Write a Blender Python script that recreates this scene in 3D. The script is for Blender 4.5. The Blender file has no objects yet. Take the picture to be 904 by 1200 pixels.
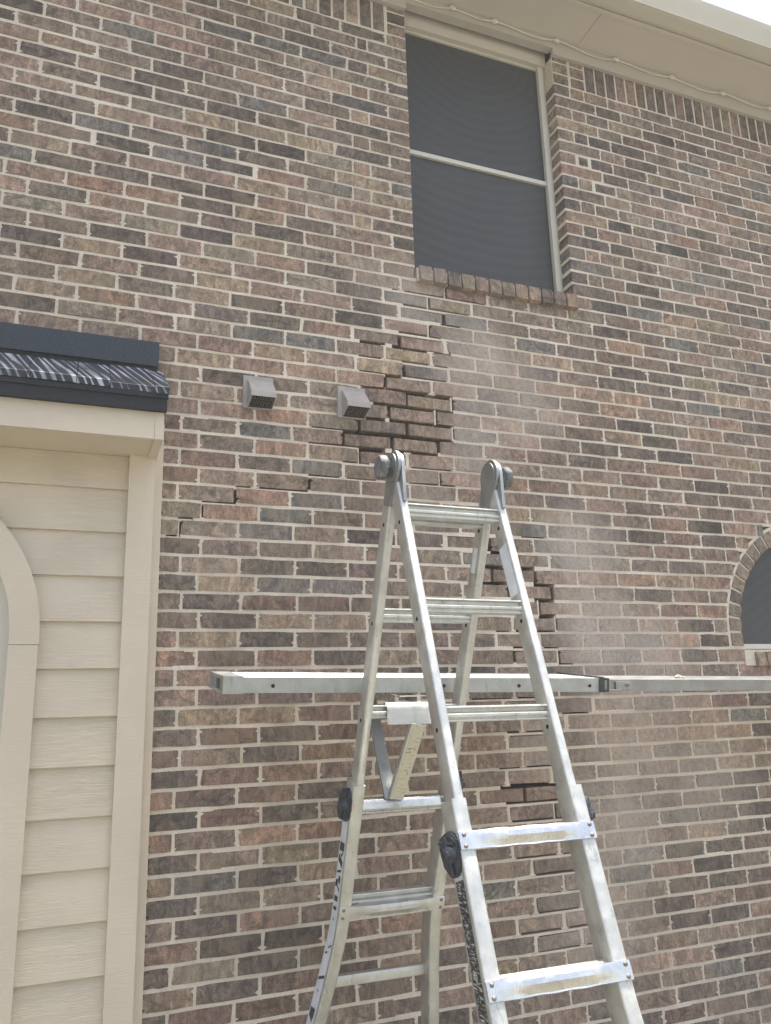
import bpy, bmesh, math, random
import numpy as np
from mathutils import Vector, Matrix

random.seed(7)
rng = np.random.default_rng(11)
scene = bpy.context.scene
COL = scene.collection
R = math.radians

# ------------------------------------------------------------------ camera
# wall plane is y = 0, x runs to the right along it, z is up; the camera stands 2.94 m in front of it
CAM = np.array([0.0, -2.93980693, 1.58])
RIGHT = np.array([0.9313269139602024, -0.36306491478457953, -0.02853150864976503])
UP = np.array([-0.05951355846005588, -0.22901644811973493, 0.9716015658952192])
FWD = np.array([0.3592886244967785, 0.9031806763561135, 0.23489646690430685])
FPX = 940.0                                   # focal length for a 904 px wide picture
cd = bpy.data.cameras.new('camera')
cam = bpy.data.objects.new('camera', cd)
COL.objects.link(cam)
cd.sensor_fit = 'HORIZONTAL'
cd.sensor_width = 36.0
cd.lens = 36.0 * FPX / 904.0
cd.clip_start = 0.05
cd.clip_end = 2000
m = Matrix.Identity(4)
for i in range(3):
    m[i][0] = RIGHT[i]; m[i][1] = UP[i]; m[i][2] = -FWD[i]; m[i][3] = CAM[i]
cam.matrix_world = m
scene.camera = cam

# ------------------------------------------------------------------ sky, sun, exposure
SUN_DIR = Vector((0.16, -0.035, 1.0)).normalized()        # towards the sun: almost overhead
elev = math.asin(SUN_DIR.z)
azim = math.atan2(SUN_DIR.x, SUN_DIR.y)
world = bpy.data.worlds.new('World')
scene.world = world
world.use_nodes = True
wn = world.node_tree.nodes; wl = world.node_tree.links
bg = wn['Background']
sky = wn.new('ShaderNodeTexSky')
sky.sky_type = 'NISHITA'
sky.sun_disc = False
sky.sun_elevation = elev
sky.sun_rotation = azim
sky.air_density = 1.0
sky.dust_density = 5.0
sky.ozone_density = 0.3
wl.new(sky.outputs[0], bg.inputs[0])
bg.inputs[1].default_value = 0.13
ld = bpy.data.lights.new('sun', 'SUN')
ld.energy = 3.6
ld.angle = R(0.53)
ld.color = (1.0, 0.95, 0.87)
sun = bpy.data.objects.new('sun', ld)
COL.objects.link(sun)
sun.rotation_euler = SUN_DIR.to_track_quat('Z', 'Y').to_euler()
sun.location = (2, -3, 9)
scene.view_settings.view_transform = 'Standard'
scene.view_settings.look = 'None'
scene.view_settings.gamma = 1
scene.view_settings.exposure = 1.3
scene.render.engine = 'CYCLES'
scene.cycles.max_bounces = 8
scene.cycles.diffuse_bounces = 4

# ------------------------------------------------------------------ measuring helpers
H = 0.0677                 # course height
PITCH = 0.2144             # brick length + joint
ZOFF = 20.196815
GROUND = 0.15
def zidx(i): return CAM[2] + (ZOFF - i) * H               # height of bed joint i (0 = some joint, counting down)
def at(px, py, Y=0.0):
    """the point of the plane y = Y that the photograph shows at pixel (px, py) (904 x 1200)"""
    d = (px - 452) / FPX * RIGHT + (600 - py) / FPX * UP + FWD
    return CAM + d * ((Y - CAM[1]) / d[1])
def idx_of(z): return ZOFF - (z - CAM[2]) / H
def proj(p):
    v = np.asarray(p, float) - CAM
    c = np.array([v @ RIGHT, v @ UP, v @ FWD])
    return 452 + FPX * c[0] / c[2], 600 - FPX * c[1] / c[2]

# ------------------------------------------------------------------ scene helpers
def tag(o, label=None, cat=None, group=None, kind=None):
    if label: o['label'] = label
    if cat: o['category'] = cat
    if group: o['group'] = group
    if kind: o['kind'] = kind
    return o
def empty(name, loc, label=None, cat=None, group=None):
    o = bpy.data.objects.new(name, None)
    COL.objects.link(o); o.location = loc
    o.empty_display_size = 0.1
    return tag(o, label, cat, group)
def world_loc(o):
    p = Vector(o.location)
    return p
def link(name, me, parent=None, mat=None):
    o = bpy.data.objects.new(name, me)
    COL.objects.link(o)
    if mat is not None and not me.materials: me.materials.append(mat)
    if parent is not None:
        o.parent = parent
        t = Vector(parent.location) if parent.type == 'EMPTY' else Vector((0, 0, 0))
        o.matrix_parent_inverse = Matrix.Translation(-t)
    return o
class MB:
    """collects boxes, prisms and tubes; build() links them as one mesh object"""
    def __init__(s): s.v = []; s.f = []
    def add(s, vs, fs):
        b = len(s.v); s.v += [tuple(map(float, p)) for p in vs]; s.f += [tuple(b + i for i in q) for q in fs]; return s
    def box(s, x0, x1, y0, y1, z0, z1):
        return s.add([(x0,y0,z0),(x1,y0,z0),(x1,y1,z0),(x0,y1,z0),(x0,y0,z1),(x1,y0,z1),(x1,y1,z1),(x0,y1,z1)],
                     [(0,3,2,1),(4,5,6,7),(0,1,5,4),(1,2,6,5),(2,3,7,6),(3,0,4,7)])
    def sweep(s, rings, caps=True, closed=False):
        n = len(rings[0]); vs = [p for r in rings for p in r]; fs = []
        for k in range(len(rings) - 1 + (1 if closed else 0)):
            a = k * n; b = ((k + 1) % len(rings)) * n
            for i in range(n):
                j = (i + 1) % n
                fs.append((a + i, a + j, b + j, b + i))
        if caps and not closed:
            fs.append(tuple(range(n - 1, -1, -1))); fs.append(tuple((len(rings) - 1) * n + i for i in range(n)))
        return s.add(vs, fs)
    def prism(s, poly, vec):
        v = np.asarray(vec, float)
        return s.sweep([[np.asarray(p, float) for p in poly], [np.asarray(p, float) + v for p in poly]])
    def bar(s, a, b, w, u, t, bev=0.0):
        """straight bar from a to b; cross-section w along unit vector u and t across it"""
        a = np.asarray(a, float); b = np.asarray(b, float); d = b - a; d /= np.linalg.norm(d)
        u = np.asarray(u, float); u = u - d * (u @ d); u /= np.linalg.norm(u); n = np.cross(d, u)
        r = rect(w, t, bev)
        return s.sweep([[a + u * p + n * q for p, q in r], [b + u * p + n * q for p, q in r]])
    def tube(s, pts, r, n=8):
        pts = [np.asarray(p, float) for p in pts]; rings = []
        for k, p in enumerate(pts):
            d = pts[min(k + 1, len(pts) - 1)] - pts[max(k - 1, 0)]; d /= np.linalg.norm(d)
            u = np.cross(d, (0, 0, 1.0)); 
            if np.linalg.norm(u) < 1e-3: u = np.cross(d, (0, 1.0, 0))
            u /= np.linalg.norm(u); w = np.cross(d, u)
            rr = r[k] if isinstance(r, (list, tuple)) else r
            rings.append([p + rr * (u * math.cos(2*math.pi*i/n) + w * math.sin(2*math.pi*i/n)) for i in range(n)])
        return s.sweep(rings)
    def disc(s, c, ax, r, t, n=20, prof=None):
        """short cylinder at c along ax; prof = [(radius, height)...] turns it on a lathe"""
        c = np.asarray(c, float); ax = np.asarray(ax, float); ax = ax / np.linalg.norm(ax)
        u = np.cross(ax, (0.3, 0.9, 0.2)); u /= np.linalg.norm(u); w = np.cross(ax, u)
        prof = prof or [(r, 0), (r, t)]
        return s.sweep([[c + ax * hh + rr * (u * math.cos(2*math.pi*i/n) + w * math.sin(2*math.pi*i/n)) for i in range(n)] for rr, hh in prof])
    def build(s, name, mat, parent=None, smooth=None):
        me = bpy.data.meshes.new(name)
        me.from_pydata(s.v, [], s.f)
        bm = bmesh.new(); bm.from_mesh(me)
        bmesh.ops.recalc_face_normals(bm, faces=bm.faces); bm.to_mesh(me); bm.free()
        me.materials.append(mat)
        o = link(name, me, parent)
        if smooth is not None: smooth_by_angle(me, smooth)
        return o
def smooth_by_angle(me, deg):
    bm = bmesh.new(); bm.from_mesh(me)
    for f in bm.faces: f.smooth = True
    for e in bm.edges:
        e.smooth = not (len(e.link_faces) == 2 and e.calc_face_angle(0) > R(deg))
    bm.to_mesh(me); bm.free()
def rect(w, t, bev=0.0):
    a, b = w / 2, t / 2
    if bev <= 0: return [(-a,-b),(a,-b),(a,b),(-a,b)]
    c = bev
    k = c * 0.3
    return [(-a+c,-b),(a-c,-b),(a-k,-b+k),(a,-b+c),(a,b-c),(a-k,b-k),(a-c,b),(-a+c,b),(-a+k,b-k),(-a,b-c),(-a,-b+c),(-a+k,-b+k)]

# ------------------------------------------------------------------ node helpers
class NT:
    def __init__(s, mat):
        mat.use_nodes = True
        s.t = mat.node_tree; s.n = s.t.nodes; s.l = s.t.links
        s.bsdf = s.n['Principled BSDF']
    def new(s, typ, **kw):
        n = s.n.new(typ)
        for k, v in kw.items():
            setattr(n, k, v)
        return n
    def put(s, sock, val):
        if isinstance(val, bpy.types.NodeSocket): s.l.new(val, sock)
        elif val is not None: sock.default_value = val
    def math(s, op, a, b=None, c=None, clamp=False):
        n = s.new('ShaderNodeMath', operation=op, use_clamp=clamp)
        s.put(n.inputs[0], a); s.put(n.inputs[1], b); s.put(n.inputs[2], c)
        return n.outputs[0]
    def vmath(s, op, a, b=None):
        n = s.new('ShaderNodeVectorMath', operation=op)
        s.put(n.inputs[0], a); s.put(n.inputs[1], b)
        return n.outputs['Value'] if op in ('LENGTH', 'DISTANCE', 'DOT_PRODUCT') else n.outputs[0]
    def noise(s, vec, scale, detail=3, rough=0.5, dist=0.0):
        n = s.new('ShaderNodeTexNoise')
        s.put(n.inputs['Vector'], vec); n.inputs['Scale'].default_value = scale
        n.inputs['Detail'].default_value = detail; n.inputs['Roughness'].default_value = rough
        n.inputs['Distortion'].default_value = dist
        return n.outputs['Fac']
    def ramp(s, fac, a, b, lo=0.0, hi=1.0):
        n = s.new('ShaderNodeMapRange', interpolation_type='SMOOTHSTEP')
        s.put(n.inputs[0], fac); n.inputs[1].default_value = a; n.inputs[2].default_value = b
        n.inputs[3].default_value = lo; n.inputs[4].default_value = hi
        return n.outputs[0]
    def mix(s, fac, a, b, mode='MIX'):
        n = s.new('ShaderNodeMix', data_type='RGBA', blend_type=mode)
        s.put(n.inputs[0], fac)
        s.put(n.inputs[6], a if isinstance(a, bpy.types.NodeSocket) else (*a, 1) if len(a) == 3 else a)
        s.put(n.inputs[7], b if isinstance(b, bpy.types.NodeSocket) else (*b, 1) if len(b) == 3 else b)
        return n.outputs[2]
    def scale(s, vec, sc):
        n = s.new('ShaderNodeMapping'); s.put(n.inputs[0], vec); n.inputs['Scale'].default_value = sc
        return n.outputs[0]
    def bump(s, height, strength, distance=0.01):
        n = s.new('ShaderNodeBump'); n.inputs['Strength'].default_value = strength; n.inputs['Distance'].default_value = distance
        s.l.new(height, n.inputs['Height']); s.l.new(n.outputs[0], s.bsdf.inputs['Normal'])
    def gray(s, v):
        n = s.new('ShaderNodeCombineColor'); 
        for i in range(3): s.put(n.inputs[i], v)
        return n.outputs[0]
def new_mat(name): 
    m_ = bpy.data.materials.new(name); return m_, NT(m_)
def pos(t): return t.new('ShaderNodeNewGeometry').outputs['Position']

# grinding dust that settled on the wall round the raked-out crack: (px, py, radius m, strength)
DUST = [(555,425,.32,.95),(610,470,.34,.75),(485,345,.26,.6),(440,330,.2,.35),(680,640,.30,.85),(700,740,.36,1.0),(745,850,.46,.95),
        (720,960,.40,.85),(700,1080,.36,.7),(820,900,.46,.6),(480,590,.26,.3),(640,880,.25,.55),(760,780,.34,.8),(560,520,.25,.7)]
def dust_mask(t, p):
    acc = None
    for px, py, r, k in DUST:
        c = at(px, py)
        d = t.vmath('DISTANCE', p, tuple(c))
        v = t.ramp(d, r, r * 0.15, 0.0, k)
        acc = v if acc is None else t.math('MAXIMUM', acc, v)
    nz = t.noise(t.scale(p, (1, 1, 0.6)), 4.0, 6, 0.70)
    return t.math('MULTIPLY', acc, t.ramp(nz, 0.28, 0.62, 0.5, 1.0))

def brick_material(name, per_object):
    mt, t = new_mat(name)
    p = pos(t)
    if per_object:
        oi = t.new('ShaderNodeObjectInfo'); base = oi.outputs['Color']; rnd = oi.outputs['Random']
    else:
        a = t.new('ShaderNodeAttribute', attribute_name='tint'); base = a.outputs['Color']; rnd = a.outputs['Alpha']
    off = t.new('ShaderNodeCombineXYZ')
    t.put(off.inputs[0], t.math('MULTIPLY', rnd, 37.0)); t.put(off.inputs[1], t.math('MULTIPLY', rnd, 91.0)); t.put(off.inputs[2], t.math('MULTIPLY', rnd, 53.0))
    q = t.vmath('ADD', p, off.outputs[0])
    # combed vertical streaks
    streak = t.noise(t.scale(q, (42, 42, 11)), 1.0, 6, 0.70, 0.9)
    c = t.mix(t.ramp(streak, 0.3, 0.72), t.mix(1.0, base, (0.80, 0.80, 0.81), 'MULTIPLY'), t.mix(1.0, base, (1.28, 1.26, 1.23), 'MULTIPLY'))
    st2 = t.noise(t.scale(q, (24, 24, 15)), 1.0, 4, 0.65, 1.4)
    c = t.mix(1.0, c, t.mix(t.ramp(st2, 0.34, 0.66), (0.66, 0.67, 0.69), (1.26, 1.22, 1.18)), 'MULTIPLY')
    grain = t.noise(q, 190, 5, 0.75)
    c = t.mix(1.0, c, t.mix(t.ramp(grain, 0.30, 0.70), (0.74, 0.74, 0.75), (1.24, 1.23, 1.21)), 'MULTIPLY')
    edge = t.noise(q, 17.0, 4, 0.65, 1.2)
    c = t.mix(t.math('MULTIPLY', t.ramp(edge, 0.56, 0.70), 0.55), c, t.mix(1.0, base, (0.50, 0.50, 0.53), 'MULTIPLY'))
    # flashed dark curls and patches
    curl = t.noise(t.scale(q, (9, 9, 16)), 1.0, 4, 0.6, 2.2)
    dk = t.math('MULTIPLY', t.ramp(curl, 0.52, 0.66), t.ramp(t.math('FRACT', t.math('MULTIPLY', rnd, 7.3)), 0.15, 0.9, 0.2, 0.8))
    c = t.mix(dk, c, t.mix(1.0, base, (0.42, 0.44, 0.48), 'MULTIPLY'))
    # half of a brick in another tone
    half = t.noise(q, 7.0, 2, 0.5, 0.5)
    c = t.mix(t.math('MULTIPLY', t.ramp(half, 0.56, 0.64), 0.42), c, (0.275, 0.225, 0.17))
    red = t.noise(q, 11.0, 2, 0.5, 0.8)
    c = t.mix(t.math('MULTIPLY', t.ramp(red, 0.58, 0.68), 0.30), c, (0.285, 0.19, 0.14))
    # pale lime bloom and sand specks
    spk = t.noise(q, 140, 3, 0.7)
    c = t.mix(t.math('MULTIPLY', t.ramp(spk, 0.60, 0.72), 0.5), c, (0.46, 0.39, 0.30))
    spd = t.noise(t.scale(q, (1, 1, 0.6)), 120, 4, 0.75)
    c = t.mix(t.math('MULTIPLY', t.ramp(spd, 0.57, 0.68), 0.6), c, (0.075, 0.065, 0.06))
    # large weathered areas
    big = t.noise(t.scale(p, (1, 1, 0.7)), 1.3, 4, 0.6)
    c = t.mix(1.0, c, t.mix(t.ramp(big, 0.3, 0.7), (0.86, 0.84, 0.82), (1.14, 1.12, 1.08)), 'MULTIPLY')
    # dust
    d = dust_mask(t, p)
    c = t.mix(t.math('MULTIPLY', t.math('MULTIPLY', d, 0.95), t.ramp(t.noise(q, 60, 4, 0.7), 0.3, 0.6, 0.55, 1.0)), c, (0.52, 0.45, 0.385))
    t.put(t.bsdf.inputs['Base Color'], c)
    t.bsdf.inputs['Roughness'].default_value = 0.92
    t.bsdf.inputs['Specular IOR Level'].default_value = 0.2
    hgt = t.math('ADD', t.math('MULTIPLY', t.noise(q, 60, 4, 0.7), 1.2), t.math('MULTIPLY', grain, 0.8))
    t.bump(hgt, 0.8, 0.007)
    return mt
BRICK_OBJ = brick_material('brick_single', True)
BRICK_ATT = brick_material('brick_many', False)

def mortar_material():
    mt, t = new_mat('mortar'); p = pos(t)
    n1 = t.noise(p, 6, 4, 0.6); n2 = t.noise(p, 120, 4, 0.7)
    c = t.mix(t.ramp(n1, 0.3, 0.7), (0.665, 0.605, 0.495), (0.785, 0.725, 0.605))
    c = t.mix(t.math('MULTIPLY', t.ramp(n2, 0.5, 0.72), 0.35), c, (0.34, 0.29, 0.22))
    big = t.noise(t.scale(p, (1, 1, 0.5)), 1.7, 5, 0.65)
    c = t.mix(1.0, c, t.mix(t.ramp(big, 0.3, 0.7), (0.82, 0.80, 0.77), (1.05, 1.04, 1.03)), 'MULTIPLY')
    d = dust_mask(t, p)
    c = t.mix(t.math('MULTIPLY', d, 0.8), c, (0.56, 0.485, 0.40))
    t.put(t.bsdf.inputs['Base Color'], c); t.bsdf.inputs['Roughness'].default_value = 0.95
    t.bsdf.inputs['Specular IOR Level'].default_value = 0.15
    t.bump(t.math('ADD', n2, t.math('MULTIPLY', t.noise(p, 35, 3), 1.2)), 0.7, 0.006)
    return mt
MORTAR = mortar_material()

def plain(name, col, rough=0.6, noise_amt=0.12, scale=8.0, metallic=0.0, bump=0.0, bscale=60, spec=0.5, stretch=(1, 1, 1), dirt=None):
    mt, t = new_mat(name); p = pos(t)
    q = t.scale(p, stretch)
    n = t.noise(q, scale, 4, 0.6)
    lo = tuple(c * (1 - noise_amt) for c in col); hi = tuple(min(1, c * (1 + noise_amt)) for c in col)
    c = t.mix(t.ramp(n, 0.3, 0.7), lo, hi)
    if dirt:
        dn = t.noise(q, dirt[1], 4, 0.7)
        c = t.mix(t.math('MULTIPLY', t.ramp(dn, dirt[2], dirt[2] + 0.12), dirt[3]), c, dirt[0])
    t.put(t.bsdf.inputs['Base Color'], c)
    t.bsdf.inputs['Roughness'].default_value = rough; t.bsdf.inputs['Metallic'].default_value = metallic
    t.bsdf.inputs['Specular IOR Level'].default_value = spec
    if bump: t.bump(t.noise(q, bscale, 4, 0.6), bump, 0.004)
    return mt
def siding_material(name, col, amp):
    mt, t = new_mat(name); p = pos(t)
    oi = t.new('ShaderNodeObjectInfo')
    off = t.new('ShaderNodeCombineXYZ'); t.put(off.inputs[0], t.math('MULTIPLY', oi.outputs['Random'], 40.0)); t.put(off.inputs[2], t.math('MULTIPLY', oi.outputs['Random'], 17.0))
    q = t.vmath('ADD', p, off.outputs[0])
    g = t.noise(t.scale(q, (7, 7, 150)), 1.0, 3, 0.6, 1.8)
    patch = t.noise(q, 4.5, 2)
    grain = t.math('MULTIPLY', t.ramp(g, 0.38, 0.62), t.ramp(patch, 0.35, 0.62, 0.25, 1.0))
    n = t.noise(q, 2.5, 4, 0.6)
    c = t.mix(t.ramp(n, 0.3, 0.7), tuple(x * 0.95 for x in col), tuple(x * 1.04 for x in col))
    t.put(t.bsdf.inputs['Base Color'], c); t.bsdf.inputs['Roughness'].default_value = 0.62
    t.bsdf.inputs['Specular IOR Level'].default_value = 0.25
    t.bump(grain, amp, 0.003)
    return mt
SIDING = siding_material('painted_fibre_siding', (0.615, 0.544, 0.425), 0.5)
TRIM = siding_material('painted_trim', (0.605, 0.532, 0.42), 0.25)
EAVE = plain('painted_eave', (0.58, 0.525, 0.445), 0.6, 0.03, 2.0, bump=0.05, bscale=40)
EAVE_SHADED = plain('shaded_eave_paint', (0.46, 0.42, 0.36), 0.6, 0.03, 2.0, bump=0.05, bscale=40)  # eave paint darkened: the frieze's shade is put into the colour
GUTTER = plain('gutter_paint', (0.58, 0.55, 0.45), 0.35, 0.03, 2.0)
FRAME = plain('window_frame_paint', (0.60, 0.58, 0.49), 0.45, 0.04, 6.0)
def screen_material():
    mt, t = new_mat('solar_screen'); p = pos(t)
    n = t.noise(t.scale(p, (1, 1, 1)), 3.0, 3, 0.6, 1.0)
    w = t.new('ShaderNodeTexWave', wave_type='BANDS', bands_direction='Z'); t.put(w.inputs['Vector'], p)
    w.inputs['Scale'].default_value = 260; w.inputs['Distortion'].default_value = 0.0
    w2 = t.new('ShaderNodeTexWave', wave_type='BANDS', bands_direction='X'); t.put(w2.inputs['Vector'], p); w2.inputs['Scale'].default_value = 260
    weave = t.math('MULTIPLY', w.outputs['Fac'], w2.outputs['Fac'])
    c = t.mix(t.ramp(n, 0.3, 0.7), (0.032, 0.034, 0.034), (0.040, 0.042, 0.042))
    mo = t.new('ShaderNodeTexWave', wave_type='RINGS', rings_direction='Y'); t.put(mo.inputs['Vector'], t.vmath('SUBTRACT', p, (1.75, 0, 4.95)))
    mo.inputs['Scale'].default_value = 5.5; mo.inputs['Distortion'].default_value = 2.5; mo.inputs['Detail Scale'].default_value = 1.2
    c = t.mix(t.math('MULTIPLY', mo.outputs['Fac'], 0.30), c, (0.066, 0.069, 0.068))
    c = t.mix(t.math('MULTIPLY', weave, 0.35), c, (0.05, 0.055, 0.058))
    t.put(t.bsdf.inputs['Base Color'], c); t.bsdf.inputs['Roughness'].default_value = 0.55
    t.bump(t.math('ADD', weave, t.math('MULTIPLY', n, 3.0)), 0.12, 0.002)
    return mt
SCREEN = screen_material()
GLASS = plain('dark_glass', (0.012, 0.014, 0.016), 0.06, 0.0, 1.0)
CAVITY = plain('cavity_paper', (0.035, 0.03, 0.027), 0.95, 0.3, 20)
ROOFMAT = plain('asphalt_roof', (0.035, 0.035, 0.04), 0.9, 0.4, 90, bump=0.5, bscale=200)
def navy_material(name, col, streaks):
    mt, t = new_mat(name); p = pos(t)
    n = t.noise(p, 160, 4, 0.7)
    c = t.mix(t.ramp(n, 0.35, 0.7), tuple(x * 0.7 for x in col), tuple(x * 1.5 for x in col))
    if streaks:
        sh = t.new('ShaderNodeSeparateXYZ'); t.put(sh.inputs[0], p)
        cx = t.new('ShaderNodeCombineXYZ'); t.put(cx.inputs[0], t.math('ADD', sh.outputs[0], t.math('MULTIPLY', sh.outputs[2], 0.45))); t.put(cx.inputs[2], t.math('MULTIPLY', sh.outputs[2], 0.12))
        p = cx.outputs[0]
        w1 = t.new('ShaderNodeTexWave', wave_type='BANDS', bands_direction='X'); t.put(w1.inputs['Vector'], p)
        w1.inputs['Scale'].default_value = 11.0; w1.inputs['Distortion'].default_value = 7.0; w1.inputs['Detail'].default_value = 3.0; w1.inputs['Detail Scale'].default_value = 2.2
        msk = t.noise(t.scale(p, (9, 1, 40)), 1.0, 3, 0.6)
        f = t.math('MULTIPLY', t.ramp(w1.outputs['Fac'], 0.62, 0.95, 0.0, 0.95), t.ramp(msk, 0.38, 0.6, 0.15, 1.0))
        c = t.mix(f, c, (0.42, 0.47, 0.52))
    t.put(t.bsdf.inputs['Base Color'], c); t.bsdf.inputs['Roughness'].default_value = 0.6
    t.bsdf.inputs['Specular IOR Level'].default_value = 0.35
    t.bump(n, 0.35, 0.003)
    return mt
NAVY = navy_material('navy_flashing', (0.028, 0.040, 0.056), False)
NAVY_DK = navy_material('navy_drip_edge', (0.008, 0.011, 0.016), False)
SHINGLE = navy_material('streaked_shingle', (0.024, 0.032, 0.044), True)  # pale diagonal streaks mixed into the navy
VENT = plain('vent_plastic', (0.36, 0.34, 0.315), 0.5, 0.12, 20, dirt=((0.40, 0.37, 0.33), 30, 0.55, 0.4))
BLACK = plain('black_gap', (0.008, 0.008, 0.008), 0.9, 0.0)
VENTGRILLE = plain('vent_grille', (0.10, 0.095, 0.085), 0.6, 0.1)
CORDMAT = plain('white_cord', (0.62, 0.59, 0.52), 0.5, 0.05)
BULB = plain('frosted_bulb', (0.72, 0.69, 0.62), 0.3, 0.05)
def aluminium(name, col, rough, dirtk, metal=0.92, bump=0.08):
    mt, t = new_mat(name); p = pos(t)
    n = t.noise(p, 14, 5, 0.7); fine = t.noise(p, 90, 4, 0.7); scr = t.noise(t.scale(p, (40, 40, 6)), 1.0, 5, 0.8, 0.5)
    c = t.mix(t.ramp(n, 0.3, 0.75), tuple(x * 0.82 for x in col), tuple(min(1, x * 1.10) for x in col))
    c = t.mix(t.math('MULTIPLY', t.ramp(fine, 0.56, 0.72), dirtk), c, (0.42, 0.385, 0.31))
    c = t.mix(t.math('MULTIPLY', t.ramp(scr, 0.56, 0.70), dirtk), c, (0.17, 0.175, 0.175))
    spots = t.ramp(t.noise(p, 45, 2, 0.5), 0.70, 0.74)
    c = t.mix(t.math('MULTIPLY', spots, 0.6), c, (0.70, 0.68, 0.62))
    t.put(t.bsdf.inputs['Base Color'], c)
    t.put(t.bsdf.inputs['Roughness'], t.ramp(n, 0.3, 0.7, rough - 0.08, rough + 0.12))
    t.put(t.bsdf.inputs['Metallic'], t.math('SUBTRACT', metal, t.math('MULTIPLY', t.ramp(fine, 0.5, 0.7), 0.5 * dirtk)))
    if bump: t.bump(t.math('ADD', n, scr), bump, 0.002)
    return mt
ALU = aluminium('worn_aluminium', (0.63, 0.64, 0.60), 0.44, 0.5, 0.8)
ALU_BR = aluminium('bright_aluminium', (0.74, 0.745, 0.72), 0.22, 0.18, 0.97, 0.0)
ALU_PL = aluminium('plank_aluminium', (0.44, 0.465, 0.455), 0.42, 0.5, 0.85)
ALU_IN = aluminium('inner_plank_aluminium', (0.34, 0.345, 0.335), 0.42, 0.5, 0.85)
ALU_DK = aluminium('cast_hinge', (0.38, 0.40, 0.40), 0.48, 0.5)
PLAST = plain('black_plastic', (0.024, 0.030, 0.040), 0.18, 0.2, 30, dirt=((0.22, 0.21, 0.19), 60, 0.60, 0.35), bump=0.2)
KNOBGREY = plain('dusty_grey_knob', (0.12, 0.125, 0.125), 0.55, 0.35, 40, dirt=((0.36, 0.35, 0.32), 55, 0.52, 0.6), bump=0.3)
STEEL = plain('rivet_steel', (0.22, 0.19, 0.16), 0.5, 0.3, 60, metallic=0.6)
HOLE_SHADE = plain('hole_shade_black', (0.012, 0.012, 0.012), 0.9, 0.0)  # flat near-black that stands in for the shade inside holes
LABELWHITE = plain('white_label', (0.66, 0.70, 0.72), 0.4, 0.08, 25)
def label_material(name, back, ink, sc, thr):
    mt, t = new_mat(name); p = pos(t)
    l = t.noise(t.scale(p, (40, 40, 330)), 1.0, 2, 0.5); blk = t.noise(t.scale(p, (9, 9, 22)), 1.0, 2, 0.5, 0.3)
    f = t.math('MULTIPLY', t.ramp(l, thr, thr + 0.05), t.ramp(blk, 0.36, 0.44))
    logo = t.ramp(t.noise(t.scale(p, (60, 60, 26)), 1.0, 2, 0.5), 0.66, 0.69)
    c = t.mix(t.math('MAXIMUM', f, logo), back, ink)
    t.put(t.bsdf.inputs['Base Color'], c); t.bsdf.inputs['Roughness'].default_value = 0.45
    return mt
LABELBLACK = label_material('warning_label', (0.022, 0.022, 0.024), (0.48, 0.48, 0.46), 1, 0.55)
INK = plain('label_ink', (0.03, 0.03, 0.04), 0.5, 0.1)
YLABEL = label_material('worn_yellow_label', (0.56, 0.52, 0.38), (0.26, 0.22, 0.15), 1, 0.60)
GROUNDMAT = plain('lawn_and_dirt', (0.155, 0.148, 0.118), 0.95, 0.3, 2.0, bump=0.5, bscale=80)

# ------------------------------------------------------------------ ground
gb = MB().add([(-400,-400,GROUND),(400,-400,GROUND),(400,400,GROUND),(-400,400,GROUND)], [(0,1,2,3)]).build('ground', GROUNDMAT)
gb['kind'] = 'structure'

# ------------------------------------------------------------------ the house
house = empty('brick_house', (1.0, 0.0, GROUND), 'brick house wall with stair-step crack, screened windows and beige siding bay', 'house')
# openings
JL, JR = 1.346, 2.181                         # window jambs
SILL_IDX = -7.75                              # top of the sill bricks in front
BAYX0, BAYX1 = -1.567, 0.285                  # bay on the left
BAYTOP = 2.925
WX0, WX1 = -2.4, 5.2
SOLD_IDX = -26                                # bottom of soldier course
ARC = (3.44, 1.872); ARO, ARI = 0.548, 0.472  # right arched window: centre, outer and inner radius of the brick ring
ARSILL = 1.80
ARSILL_IDX = 17
TOPZ = 4.90                                   # bricks run up to here behind the frieze
HJ, VJ = 0.0098, 0.0118                       # head and bed joint

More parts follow.
